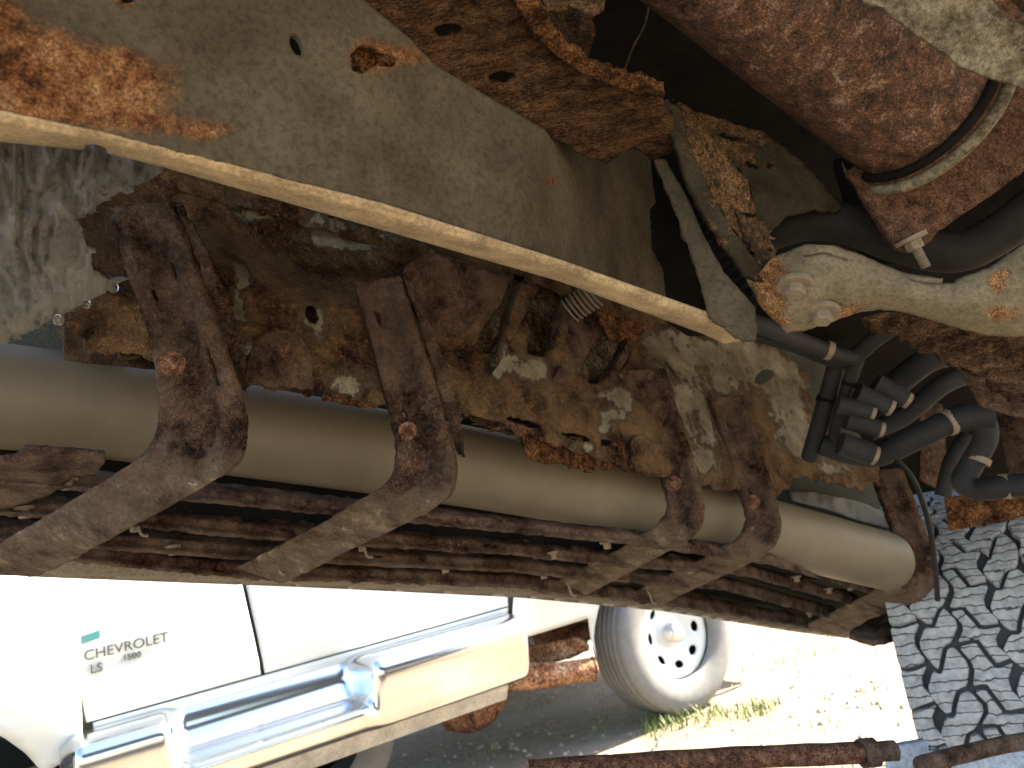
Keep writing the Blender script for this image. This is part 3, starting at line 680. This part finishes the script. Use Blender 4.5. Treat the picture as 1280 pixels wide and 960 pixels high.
BR = [
 (.62, [(130, 258), (150, 330), (175, 400), (190, 470), (193, 520), (180, 562), (148, 590), (75, 635), (0, 680), (-70, 716)],
       [(215, 250), (246, 330), (271, 400), (298, 485), (306, 540), (296, 580), (255, 610), (150, 668), (98, 698), (50, 721)], 1.0),
 (.744, [(440, 352), (458, 415), (478, 490), (492, 548), (492, 578), (484, 602), (460, 620), (415, 648), (350, 683), (296, 710)],
        [(502, 344), (526, 420), (551, 500), (570, 568), (571, 596), (562, 622), (535, 642), (495, 662), (420, 698), (354, 731)], .9),
 (1.03, [(786, 463), (803, 515), (822, 572), (836, 616), (838, 636), (828, 654), (806, 670), (775, 690), (720, 718), (674, 741)],
        [(830, 460), (848, 520), (866, 575), (877, 622), (879, 645), (872, 664), (852, 680), (822, 696), (765, 727), (724, 748)], .8),
 (1.12, [(889, 497), (906, 545), (923, 598), (936, 638), (936, 656), (926, 674), (906, 686), (876, 703), (828, 726), (786, 746)],
        [(927, 493), (945, 545), (962, 600), (973, 640), (975, 662), (968, 682), (948, 698), (918, 713), (866, 737), (824, 757)], .8),
 (1.44, [(1091, 590), (1104, 620), (1118, 658), (1128, 690), (1130, 706), (1122, 722), (1106, 734), (1082, 748), (1042, 768), (1008, 784)],
        [(1126, 584), (1141, 622), (1156, 664), (1166, 698), (1168, 722), (1164, 738), (1146, 752), (1118, 764), (1078, 780), (1044, 796)], .7)]
dm = [1.035, 1.025, 1.01, .99, .985, .985, 1.0, 1.05, 1.14, 1.22]
for bi, (d0, Lp, Rp, wf) in enumerate(BR):
    if bi > 1: Lp = [(x - 4, y) for x, y in Lp]; Rp = [(x + 4, y) for x, y in Rp]
    k = 14 if bi < 2 else 9
    L3 = catmull([W(x, y, d0 * m) for (x, y), m in zip(Lp, dm)], k)
    R3 = catmull([W(x, y, d0 * m) for (x, y), m in zip(Rp, dm)], k)
    n = len(L3); nv = 40; V = []; Fc = []; AT = []
    wid = (R3[0] - L3[0]).length
    prof_v = [j / nv for j in range(nv + 1)]
    for i in range(n):
        tpos = i / (n - 1)
        a, e = L3[i], R3[i]
        tang = (L3[min(i + 1, n - 1)] + R3[min(i + 1, n - 1)] - L3[max(i - 1, 0)] - R3[max(i - 1, 0)]).normalized()
        acr = (e - a).normalized(); nrm = tang.cross(acr).normalized()
        if nrm.dot(LOC - a) < 0: nrm = -nrm
        groove = wid * .17 * (1 - sm(.42, .62, tpos)) * sm(0, .05, tpos)
        for v in prof_v:
            p = a.lerp(e, v)
            edgeo = -wid * (.13 - .09 * sm(.5, .65, tpos)) * (sm(.06, 0, v) + sm(.94, 1, v))
            g = -groove * (sm(.22, .46, v) - sm(.58, .82, v))
            q = p + Vector((bi * 2.3, 0, 0))
            h = .0016 * flake(q, 50) + .0012 * noise.fractal(q * 90, .8, 2.1, 5)
            jag = 0.
            if v == 0 or v == 1: jag = .0015 * noise.fractal(q * 90, .9, 2, 3)
            V.append(p + nrm * (edgeo + g + h * (1.5 - .9 * sm(.4, .6, tpos))) + acr * jag); AT.append(.6 * sm(.44, .66, tpos))  # lower arm blended paler: settled dust, plus outside light put into the colour
    m1 = nv + 1
    hol = [(.30, .74, .035, .05), (.17, .30, .012, .03), (.12, .62, .016, .03)] if bi == 0 else [(.26, .30, .012, .05), (.08, .3, .012, .05)]
    for i in range(n - 1):
        for j in range(nv):
            tt = (i + .5) / (n - 1); vv = (j + .5) / nv
            if any(((tt - a) / c) ** 2 + ((vv - b_) / e_) ** 2 < 1 for a, b_, c, e_ in hol): continue
            Fc.append((i * m1 + j, (i + 1) * m1 + j, (i + 1) * m1 + j + 1, i * m1 + j + 1))
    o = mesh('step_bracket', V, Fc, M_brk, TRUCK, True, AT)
    md = o.modifiers.new('thickness', 'SOLIDIFY'); md.thickness = .0045 * wf; md.offset = -1
    tag(o, ['widest curved rusty bracket, nearest the tank', 'second curved rusty bracket from the left', 'third curved rusty bracket from the left', 'fourth curved rusty bracket from the left', 'last curved rusty bracket, beside the tyre'][bi])
    i = int(n * .30); p = L3[i].lerp(R3[i], .27); nr = (LOC - p).normalized()
    hexbolt('bracket_bolt', p + nr * .004, nr, wid * .10, wid * .10, M_bolt, o)
    side = sheet('bracket_flange', *( [[(x + 2, y) for x, y in Rp[:4]] + [(x + s_, y + 6) for (x, y), s_ in zip(Rp[:4][::-1], (10 * wf, 24 * wf, 22 * wf, 14 * wf))]] ), lambda x, y, d0=d0: d0 * 1.035, M_brk, o, 2.4, .004, .005, 50, .006, 30, ragged=3 * wf, seed=bi) if bi < 2 else None

# fixing bolts and clips hanging under the board
dn = M @ Vector((.17, -.965, .19))
for x, y in ((83, 606), (30, 642), (215, 690), (345, 705), (556, 714), (452, 686), (679, 722), (758, 684), (862, 716), (930, 690), (995, 727), (1012, 772), (1035, 742), (1062, 738), (1125, 770), (1096, 790), (690, 697), (168, 660)):
    d = PS(x, y) * 1.03
    hexbolt('board_bolt', W(x, y - 6, d), dn, .0052, .009, M_tanbolt, TRUCK, True)
for x, y in ((28, 678), (347, 705), (712, 735), (813, 745), (1030, 785), (172, 655), (455, 684)):
    d = PS(x, y) * (.985 if x not in (172, 455) else 1.03); s = .8 / d
    sweep('weld_clip', WP([(x - 6 * s, y - 10 * s, d), (x - 1 * s, y - 3 * s, d - .004), (x + 1 * s, y + 4 * s, d - .003), (x + 5 * s, y + 13 * s, d - .005), (x + 12 * s, y + 14 * s, d)]), .0016, M_tanbolt, TRUCK, 8, 4)

# glossy plastic trim behind the tube at the far end
tag(sheet('sill_trim', [(985, 612), (1020, 614), (1070, 624), (1118, 642), (1122, 664), (1080, 654), (1030, 636), (990, 626)], Pl((985, 612, 1.42), (1120, 645, 1.60), (1080, 654, 1.52)), M_foil, TRUCK, 2.6, .006, .008, 12), 'bright wrinkled metal trim above the tube end')

# ------------------------------------------------------------------ the truck's wheel
axl = EY.copy(); axl.z = 0; axl.normalize()
axl = (axl + Vector((0, 0, -.02))).normalized()
lz = Vector((0, 0, 1)); lx = axl.cross(lz).normalized(); lz = lx.cross(axl)
MW = Matrix((lx, axl, lz)).transposed().to_4x4(); MW.translation = TY_C
TW = .30
def lathe(prof, seg, mw=None):
    V = []; Fc = []; n = len(prof)
    for s in range(seg):
        a = 2 * math.pi * s / seg
        for r, y in prof: V.append(Vector((r * math.cos(a), y, r * math.sin(a))))
    for s in range(seg):
        for i in range(n - 1):
            Fc.append((s * n + i, s * n + i + 1, ((s + 1) % seg) * n + i + 1, ((s + 1) % seg) * n + i))
    if mw is not None: V = [mw @ v for v in V]
    return V, Fc
h = TW / 2
V, Fc = lathe([(.21, -h * .8), (.25, -h * .95), (.30, -h * 1.03), (.35, -h * 1.0), (.378, -h * .93), (TR - .012, -h * .8), (TR - .009, -h * .4), (TR - .008, 0), (TR - .009, h * .4), (TR - .012, h * .8), (.378, h * .93), (.35, h * 1.0), (.30, h * 1.03), (.25, h * .95), (.21, h * .8)], 96)
wme = bpy.data.meshes.new('tyre'); wme.from_pydata([tuple(v) for v in V], [], Fc); wme.materials.append(M_tyre)
for p in wme.polygons: p.use_smooth = True
tyre = bpy.data.objects.new('tyre', wme); COL.objects.link(tyre); tyre.parent = TRUCK
tyre.matrix_parent_inverse = Matrix.Translation(-Vector(TRUCK.location)); tyre.matrix_basis = MW
tag(tyre, 'chunky all-terrain tyre with dusty grey tread blocks')
V, Fc = lathe([(.02, h * .35), (.12, h * .4), (.19, h * .55), (.215, h * .82), (.205, h * .85), (.18, h * .5), (.1, h * .1), (.02, h * .1)], 48)
rm = mesh('rim', V, Fc, M_alu, None); rm.parent = tyre
# tread blocks: interlocking outlines (along, across) that tile the tread with narrow grooves
NP = 34; pitch = 2 * math.pi / NP
def inset(A, g):
    n = len(A); out = []
    ar = sum(A[i][0] * A[(i + 1) % n][1] - A[(i + 1) % n][0] * A[i][1] for i in range(n)); sg = 1 if ar > 0 else -1
    for i in range(n):
        p0 = Vector(A[i - 1]); p1 = Vector(A[i]); p2 = Vector(A[(i + 1) % n])
        e1 = (p1 - p0).normalized(); e2 = (p2 - p1).normalized()
        n1 = Vector((-e1.y, e1.x)) * sg; n2 = Vector((-e2.y, e2.x)) * sg
        m = n1 + n2; m = m / max(.45, m.dot(m) / 2) if m.length > 1e-4 else n1
        out.append(tuple(p1 + m * g))
    return out
def block_mesh(name, poly):
    V = []; n = len(poly)
    for g, rr in ((.0016, TR - .016), (.0028, TR - .002), (.0040, TR)):
        for a, y in inset(poly, g):
            rad = rr - .035 * max(0, abs(y) / h - .80)
            V.append((rad * math.cos(a / TR), y, rad * math.sin(a / TR)))
    Fc = []
    for l in (0, 1):
        for i in range(n):
            j = (i + 1) % n
            Fc.append((l * n + i, l * n + j, (l + 1) * n + j, (l + 1) * n + i))
    Fc.append(tuple(range(2 * n, 3 * n)))
    me = bpy.data.meshes.new(name); me.from_pydata(V, [], Fc)
    bm = bmesh.new(); bm.from_mesh(me); bmesh.ops.recalc_face_normals(bm, faces=bm.faces); bmesh.ops.triangulate(bm, faces=[f for f in bm.faces if len(f.verts) > 4]); bm.to_mesh(me); bm.free()
    me.materials.append(M_block); return me
p_ = pitch * TR                                   # length of one pitch
ycol = [-.150, -.098, -.033, .033, .098, .150]; NC = 5
jog = [0, .50, -.62, .55, 0]; zig = [0, .009, -.011, .010, -.011, 0]
rt = random.Random(11)
JT = [[(rt.uniform(-.13, .13) * p_, rt.uniform(-.13, .13) * p_, rt.uniform(-.006, .006), rt.uniform(.75, 1.2)) for k in range(NP)] for c_ in range(6)]
ZT = [[rt.uniform(.5, 1.4) for k in range(NP)] for c_ in range(7)]
def chaikin(A):
    out = []
    for i in range(len(A)):
        p, q = Vector(A[i]), Vector(A[(i + 1) % len(A)])
        if (q - p).length < .003: out.append(tuple(p)); continue
        out += [tuple(p.lerp(q, .2)), tuple(p.lerp(q, .8))]
    return out
camL = MW.inverted() @ LOC
for c_ in range(NC):
    yl, yr = ycol[c_], ycol[c_ + 1]; ym = (yl + yr) / 2; ph = (.0, .35, .7, .15, .5, .8)[c_]
    def row(k):
        k %= NP
        ja, jb, jy, js = JT[c_][k]; zl, zr = zig[c_] * ZT[c_][k], zig[c_ + 1] * ZT[c_ + 1][k]
        j_ = jog[c_] * p_ * js
        if j_ == 0: return [(ja - .06 * p_, yl), (ja + .08 * p_, ym + jy), (jb, yr + zr if c_ == 0 else yr)] if c_ == 0 else [(ja - .06 * p_, yl + zl), (ja + .08 * p_, ym + jy), (jb, yr)]
        return [(ja - .10 * p_, yl + zl), (ja * .5, ym - .009 + jy), (j_ * .25, ym - .004 + jy), (j_ * .75, ym + .006 + jy), (j_ + jb * .5, ym + .010 + jy), (j_ * .9 + jb, yr + zr)]
    for k in range(NP):
        a0 = (k + ph) * pitch; am = a0 + pitch / 2
        if math.cos(am) * camL.x + math.sin(am) * camL.z < -.25: continue
        lo_ = row(k); hi_ = [(x_ + p_, y_) for x_, y_ in row(k + 1)]
        m_r = ((lo_[-1][0] + hi_[-1][0]) / 2, lo_[-1][1] - (2 * zig[c_ + 1] if c_ < NC - 1 else 0)); m_l = ((lo_[0][0] + hi_[0][0]) / 2, lo_[0][1] - (2 * zig[c_] if c_ > 0 else 0))
        me = block_mesh('tread_block', chaikin(inset(lo_ + [m_r] + hi_[::-1] + [m_l], .0012)))
        o = bpy.data.objects.new('tread_block', me); COL.objects.link(o); o.parent = tyre
        o.rotation_euler = (0, -a0, 0)

# ------------------------------------------------------------------ white pickup parked outside
PW = Vector((-math.sin(YAW), math.cos(YAW), 0))
po = W(853, 793, 3.5); WHZ = .355; po.z = 0
TILT = .03
def T(l, w_, z): return po + PL * l + PW * w_ + Vector((0, 0, z + TILT * l))
def side(px, py, w_=0.):                     # bearing -> (along, up) on the pickup's side plane
    r = W(px, py, 1) - LOC; t = ((po + PW * w_ - LOC).dot(PW)) / r.dot(PW); q = LOC + r * t
    l = (q - po).dot(PL); return l, q.z - TILT * l
PICK = empty('white_pickup', po, 'white pickup with chrome side step parked in the sun beyond the step board', 'pickup truck')
wprof = itp([(.45, .09), (.62, .045), (.70, .005), (.80, -.012), (.98, -.03), (1.06, -.032), (1.14, -.01), (1.22, .03), (1.30, .06)])
lean = lambda l, z, k=1.: l - (z - .66) * .14 * k
def arch(c, r=.45): return [(c + r * math.cos(a), WHZ + .02 + r * math.sin(a)) for a in [math.pi * (1.12 - 1.24 * k / 24) for k in range(25)]]
def panel(name, poly, far=False, holes=(), off=0., k=0., mat=None, step=.022, label=None):
    m = (lambda l, z: T(lean(l, z, k), (1.90 - wprof(z) - off) if far else wprof(z) + off, z))
    o = sheet(name, poly, None, mat or M_white, PICK, step, .004, holes=holes, mapf=m, flip=not far)
    return tag(o, label)
for far in (False, True):
    panel('front_fender', [(-3.80, .55), (-3.80, 1.10), (-2.40, 1.22), (-2.40, .60)] + [(-2.52, .56)] + arch(-2.93, .47)[::-1][1:-1] + [(-3.44, .55)], far, off=-.02, k=0)
    panel('door', [(-2.385, .675), (-2.385, 1.28), (-1.875, 1.28), (-1.875, .675)], far, k=1, label='front door with grey lettering' if not far else None)
    panel('door', [(-1.862, .675), (-1.862, 1.28), (-.885, 1.28), (-.885, .675)], far, k=1)
    panel('cab_inner', [(-2.47, .64), (-2.47, 1.25), (-.80, 1.25), (-.80, .64)], far, off=.05, mat=M_wtyre)
    panel('rocker', [(-2.37, .60), (-2.37, .668), (-.885, .668), (-.885, .60)], far)
    panel('bed_side', [(-.868, .53), (-.868, 1.30), (1.15, 1.30), (1.15, .58), (.50, .55)] + arch(0)[::-1][1:-1] + [(-.47, .53)], far, off=-.012)
    panel('window', [(-2.05, 1.30), (-1.75, 1.70), (-.98, 1.72), (-.93, 1.30)], far, off=.07, mat=M_glass)
    # roof pillars
    s = 1.84 if far else .06
    for a, b_ in (((-2.30, 1.27), (-1.80, 1.74)), ((-.90, 1.27), (-.97, 1.74))):
        sweep('pillar', [T(a[0], s, a[1]), T(b_[0], s + (.06 if not far else -.06), b_[1])], .035, M_white, PICK, 12, 1)
def slab(name, pts, mat, th=.02):
    V = [T(*p) for p in pts]; o = mesh(name, V, [tuple(range(len(V)))], mat, PICK, False)
    o.modifiers.new('thickness', 'SOLIDIFY').thickness = th; return o
slab('roof', [(-1.82, .12, 1.745), (-.95, .12, 1.745), (-.95, 1.78, 1.745), (-1.82, 1.78, 1.745)], M_white, .05)
slab('windscreen', [(-2.32, .10, 1.27), (-1.84, .14, 1.72), (-1.84, 1.76, 1.72), (-2.32, 1.8, 1.27)], M_glass)
slab('bonnet', [(-3.80, .05, 1.12), (-2.36, .05, 1.25), (-2.36, 1.85, 1.25), (-3.80, 1.85, 1.12)], M_white)
slab('bed_floor', [(-.86, .06, .80), (1.14, .06, .80), (1.14, 1.84, .80), (-.86, 1.84, .80)], M_dark)
slab('rear_window', [(-.93, .15, 1.27), (-.96, .15, 1.72), (-.96, 1.75, 1.72), (-.93, 1.75, 1.27)], M_glass)
slab('tailgate', [(1.15, .05, .62), (1.15, .05, 1.28), (1.15, 1.85, 1.28), (1.15, 1.85, .62)], M_white)
slab('grille', [(-3.80, .05, .60), (-3.80, .05, 1.10), (-3.80, 1.85, 1.10), (-3.80, 1.85, .60)], M_dark)
slab('underbody', [(-3.7, .2, .56), (1.1, .2, .56), (1.1, 1.7, .56), (-3.7, 1.7, .56)], M_dark)

# chrome side step with a sunken tread
pr_f = [(.05, .655), (-.06, .650), (-.12, .632), (-.14, .600), (-.135, .550), (-.118, .480), (-.10, .425), (-.05, .40), (.05, .395)]
pr_r = [(.05, .650), (.03, .630), (.02, .600), (.012, .565), (-.02, .520), (-.115, .500), (-.14, .475), (-.09, .415), (.05, .395)]
ls = [-2.46 + i * 1.60 / 120 for i in range(121)]; V = []; Fc = []
for l in ls:
    rec = sm(-2.20, -2.13, l) * (1 - sm(-1.60, -1.52, l))
    endf = sm(-2.46, -2.42, l) * (1 - sm(-.92, -.86, l))
    pts = [Vector((a[0], a[1], 0)).lerp(Vector((b_[0], b_[1], 0)), rec) for a, b_ in zip(pr_f, pr_r)]
    for q in catmull(pts, 4):
        z = .55 + (q.y - .55) * (.75 + .25 * endf); w_ = q.x * (.35 + .65 * endf) if q.x < 0 else q.x
        V.append(T(l, w_, z))
m1 = len(V) // len(ls)
for i in range(len(ls) - 1):
    for j in range(m1 - 1): Fc.append((i * m1 + j, (i + 1) * m1 + j, (i + 1) * m1 + j + 1, i * m1 + j + 1))
Fc.append(tuple(range(m1))); Fc.append(tuple((len(ls) - 1) * m1 + j for j in range(m1))[::-1])
sb = mesh('side_step', V, Fc, M_chrome, PICK); tag(sb, 'chrome side step with sunken tread')
V = []; Fc = []
for l in (-2.2, -.95):
    for w_, z in ((.0, .398), (.30, .41), (.30, .31), (.04, .33)): V.append(T(l, w_, z))
Fc = [(0, 1, 5, 4), (1, 2, 6, 5), (2, 3, 7, 6), (3, 0, 4, 7), (0, 3, 2, 1), (4, 5, 6, 7)]
M_under = plain('grey_underside', (.36, .34, .31), .8, 0, .3, 12, .3, .01)
mesh('frame_beam', V, Fc, M_under, PICK, False)

# lettering on the front door
def text(body, l0, z0, size, mat, parent, sx=1.):
    cu = bpy.data.curves.new('t', 'FONT'); cu.body = body; cu.size = size; cu.extrude = .003
    to = bpy.data.objects.new('t', cu); COL.objects.link(to)
    dg = bpy.context.evaluated_depsgraph_get(); me0 = bpy.data.meshes.new_from_object(to.evaluated_get(dg))
    V = [T(l0 + v.co.x * sx, wprof(z0 + v.co.y) - .006 - v.co.z, z0 + v.co.y) for v in me0.vertices]
    Fc = [tuple(p.vertices) for p in me0.polygons]
    bpy.data.objects.remove(to); bpy.data.curves.remove(cu)
    return mesh('lettering', V, Fc, mat, parent, False)
door = [o for o in PICK.children if o.name.startswith('door') and 'label' in o][0]
a = side(104, 826); b_ = side(182, 806)
t1 = text('CHEVROLET', a[0], a[1] + .0, .042, M_badge, door, 1.0)
wd = max((v.co - t1.data.vertices[0].co).length for v in t1.data.vertices)
text('1500', side(152, 822)[0], side(152, 822)[1] - .010, .026, M_badge, door)
text('LS', side(112, 842)[0], side(112, 842)[1], .036, M_badge, door)
def bar(name, p0, p1, hh, mat):
    (l0, z0), (l1, z1) = p0, p1
    V = [T(l0, wprof(z0) - .008, z0), T(l1, wprof(z1) - .008, z1), T(l1, wprof(z1) - .008, z1 + hh), T(l0, wprof(z0) - .008, z0 + hh)]
    o = mesh(name, V, [(0, 1, 2, 3)], mat, door, False); o.modifiers.new('thickness', 'SOLIDIFY').thickness = .003
bar('badge', side(101, 805), side(124, 797), .022, M_teal)

# wheels
def make_wheel(l, w_, out, steer=0.):
    MWp = Matrix((-PL * out, -PW * out, Vector((0, 0, 1)))).transposed().to_4x4()
    MWp.translation = T(l, w_, WHZ)
    RR, hw = WHZ, .125
    prof = [(.205, -hw * .8), (.24, -hw * .96), (.28, -hw), (.32, -hw * .96), (.343, -hw * .86), (RR - .004, -hw * .72)]
    for k in range(5):
        y = -hw * .72 + hw * 1.44 * (k + .5) / 5.5 + .006
        prof += [(RR - .001, y - .017), (RR, y), (RR - .0015, y + .005), (RR - .010, y + .007), (RR - .010, y + .011)]
    prof += [(RR - .004, hw * .72), (.343, hw * .86), (.32, hw * .96), (.28, hw), (.24, hw * .96), (.215, hw * .86), (.205, hw * .7)]
    V, Fc = lathe(prof, 72, MWp)
    rimm = lambda x, z: MWp @ Vector((x, hw * .62 - .35 * max(0, .17 - math.hypot(x, z)) + .55 * max(0, .075 - math.hypot(x, z)), z))
    rim = sheet('wheel', ell(0, 0, .208, .208, n=48), None, M_white, PICK, .011, .004, mapf=rimm, flip=out < 0,
                holes=[ell(.142 * math.cos(k * math.pi / 4), .142 * math.sin(k * math.pi / 4), .026, .017, k * 45 + 90, 10) for k in range(8)])
    if out > 0: tag(rim, 'white steel wheel with round holes')
    mesh('tyre', V, Fc, M_wtyre, rim)
    V, Fc = lathe([(.0, hw * .86), (.03, hw * .88), (.042, hw * .8), (.045, hw * .3), (.06, hw * .2)], 24, MWp); mesh('hub_cap', V, Fc, M_alu, rim)
    V, Fc = lathe([(.0, hw * .1), (.15, hw * .1), (.16, 0), (.16, -hw * .5)], 24, MWp); mesh('brake_drum', V, Fc, M_dark, rim)
    return rim
make_wheel(0, .13, 1); make_wheel(-2.93, .13, 1); make_wheel(-2.93, 1.77, -1); make_wheel(0, 1.77, -1)
dd = 3.0
while W(385, 957, dd).z > WHZ - .04: dd += .02
fwp = W(385, 957, dd) - po
make_wheel(fwp.dot(PL), fwp.dot(PW), -1)

# exhaust, axle and tank under the pickup
q0 = W(625, 847, 3.20); q1 = W(690, 843, 3.24); q2 = W(742, 836, 3.30)
ex = sweep('exhaust_pipe', [q0 - (q2 - q0) * .9, q0, q1, q2], lambda t: .055 if t < .7 else .047, M_pipe, PICK, 28, 8, False)
ex.modifiers.new('thickness', 'SOLIDIFY').thickness = .006
tag(ex, 'rusty exhaust tail pipe ending before the rear wheel')
ad = (q2 - q0).normalized(); uu = ad.orthogonal().normalized(); vv = ad.cross(uu)
sweep('pipe_lip', [q2 + (uu * math.cos(k * math.pi / 12) + vv * math.sin(k * math.pi / 12)) * .046 for k in range(25)], .006, M_pipe, ex, 8, 1, False)
sheet('hanger', [(642, 812), (720, 798), (740, 812), (700, 826), (650, 834)], lambda x, y: 3.34, M_pipe, PICK, 4, .02, .02, 10)
def lump(name, c, rx, ry, rz, mat):
    bm = bmesh.new(); bmesh.ops.create_icosphere(bm, subdivisions=4, radius=1)
    for v in bm.verts:
        n_ = 1 + .12 * noise.noise(v.co * 2.3)
        v.co = c + PL * v.co.x * rx * n_ + PW * v.co.y * ry * n_ + Vector((0, 0, v.co.z * rz * n_))
    me = bpy.data.meshes.new(name); bm.to_mesh(me); bm.free(); me.materials.append(mat)
    for p in me.polygons: p.use_smooth = True
    return put(bpy.data.objects.new(name, me), PICK)
M_axle = rusty('rust_axle', ((.06, .03, .02), (.15, .075, .045), (.22, .115, .07), (.32, .19, .13)), 8, 50, .5, .01, crack=0)
lump('spring_hanger', W(588, 868, 3.35), .19, .10, .15, M_axle)
lump('axle_housing', T(0, .95, WHZ), .16, .18, .15, M_axle)
sweep('axle_housing', [T(0, .2, WHZ), T(0, 1.7, WHZ)], .045, M_axle, PICK, 16, 1)
lump('spring_hanger', W(490, 898, 3.3), .08, .05, .07, M_axle)

# ------------------------------------------------------------------ blue stand with rusty bars at the lower edge
sp = W(1250, 965, .95); sp.z = 0
ST = empty('work_stand', sp, 'blue steel stand with rusty round bar along the bottom edge of the view', 'stand')
sweep('bar', WP([(660, 964, .86), (800, 955, .88), (950, 946, .90), (1075, 941, .92)]), .0125, M_bolt, ST, 20, 5, True, .001, 80)
sweep('bar_end', WP([(1072, 942, .92), (1092, 940, .922), (1119, 938, .925)]), .0115, M_slat, ST, 20, 4, True, .0006, 80)
sweep('bar_collar', WP([(1076, 942, .92), (1094, 940, .922)]), .0165, M_slat, ST, 20, 1, True)
sweep('arm_bar', WP([(1150, 957, .90), (1205, 942, .93), (1300, 922, .97)]), .010, M_slat, ST, 16, 4, True, .001, 80)
def stand_plate(poly, d):
    sheet('plate', poly, lambda x, y: d, M_blue, ST, 4, .01, .001, 30)
stand_plate([(1112, 936), (1160, 926), (1168, 1010), (1112, 1010)], 1.02)
stand_plate([(1196, 946), (1300, 938), (1300, 1020), (1190, 1020)], .98)
a = W(1250, 1000, .99)
sweep('post', [a, Vector((a.x, a.y, .02))], .035, M_blue, ST, 4, 1)
a = W(1138, 1000, 1.03)
sweep('post', [a, Vector((a.x, a.y, .02))], .025, M_blue, ST, 4, 1)
a = W(665, 964, .865)
sweep('post', [a, Vector((a.x, a.y, .02))], .02, M_blue, ST, 4, 1)

# ------------------------------------------------------------------ pebbles and weeds on the ground
rng = random.Random(3)
V = []; Fc = []
for k in range(2600):
    while True:
        x = rng.uniform(-1.5, 5.5); y = rng.uniform(1.6, 7.5)
        if rng.random() < 1.2 - y * .12: break
    s = rng.uniform(.006, .02) * (1 + (rng.random() < .04) * 1.2); i0 = len(V); a0 = rng.random() * 6
    for j in range(5): V.append((x + s * math.cos(a0 + j * 1.257) * rng.uniform(.7, 1.2), y + s * math.sin(a0 + j * 1.257) * rng.uniform(.7, 1.2), gz(x, y)))
    V.append((x, y, gz(x, y) + s * rng.uniform(.25, .5) + .006))
    for j in range(5): Fc.append((i0 + j, i0 + (j + 1) % 5, i0 + 5))
M_peb = plain('pebbles', (.30, .26, .20), .9, 0, .6, 9, .2, .003)
tag(mesh('gravel', V, Fc, M_peb, None, False), 'loose pale gravel scattered over the dusty ground', 'gravel', kind='stuff')
V = []; Fc = []
def tuft(x, y, n, hh, sp):
    for k in range(n):
        bx = x + rng.gauss(0, sp); by = y + rng.gauss(0, sp); a0 = rng.random() * 6.3; hgt_ = hh * rng.uniform(.5, 1.2); ln = rng.uniform(.2, .8) * hgt_
        dx, dy = math.cos(a0), math.sin(a0); wd_ = rng.uniform(.002, .005); i0 = len(V)
        for f in (0, .5, 1):
            cx, cy, cz = bx + dx * ln * f * f, by + dy * ln * f * f, hgt_ * f + gz(bx, by)
            ww = wd_ * (1 - f * .9)
            V.append((cx - dy * ww, cy + dx * ww, cz)); V.append((cx + dy * ww, cy - dx * ww, cz))
        Fc.append((i0, i0 + 1, i0 + 3, i0 + 2)); Fc.append((i0 + 2, i0 + 3, i0 + 5, i0 + 4))
q = T(.0, -.08, 0)
for k in range(14): tuft(q.x + rng.uniform(-.28, .22), q.y + rng.uniform(-.10, .10), 22, .055, .05)
for k in range(46):
    tuft(rng.uniform(-.5, 2.2), rng.uniform(2.3, 4.6), 9, .045, .07)
M_gr = plain('weed_green', (.17, .22, .05), .7, 0, .5, 6, 0)
tag(mesh('weeds', V, Fc, M_gr, None, False), 'short yellow-green weeds by the rear wheel of the white pickup', 'weeds', kind='stuff')
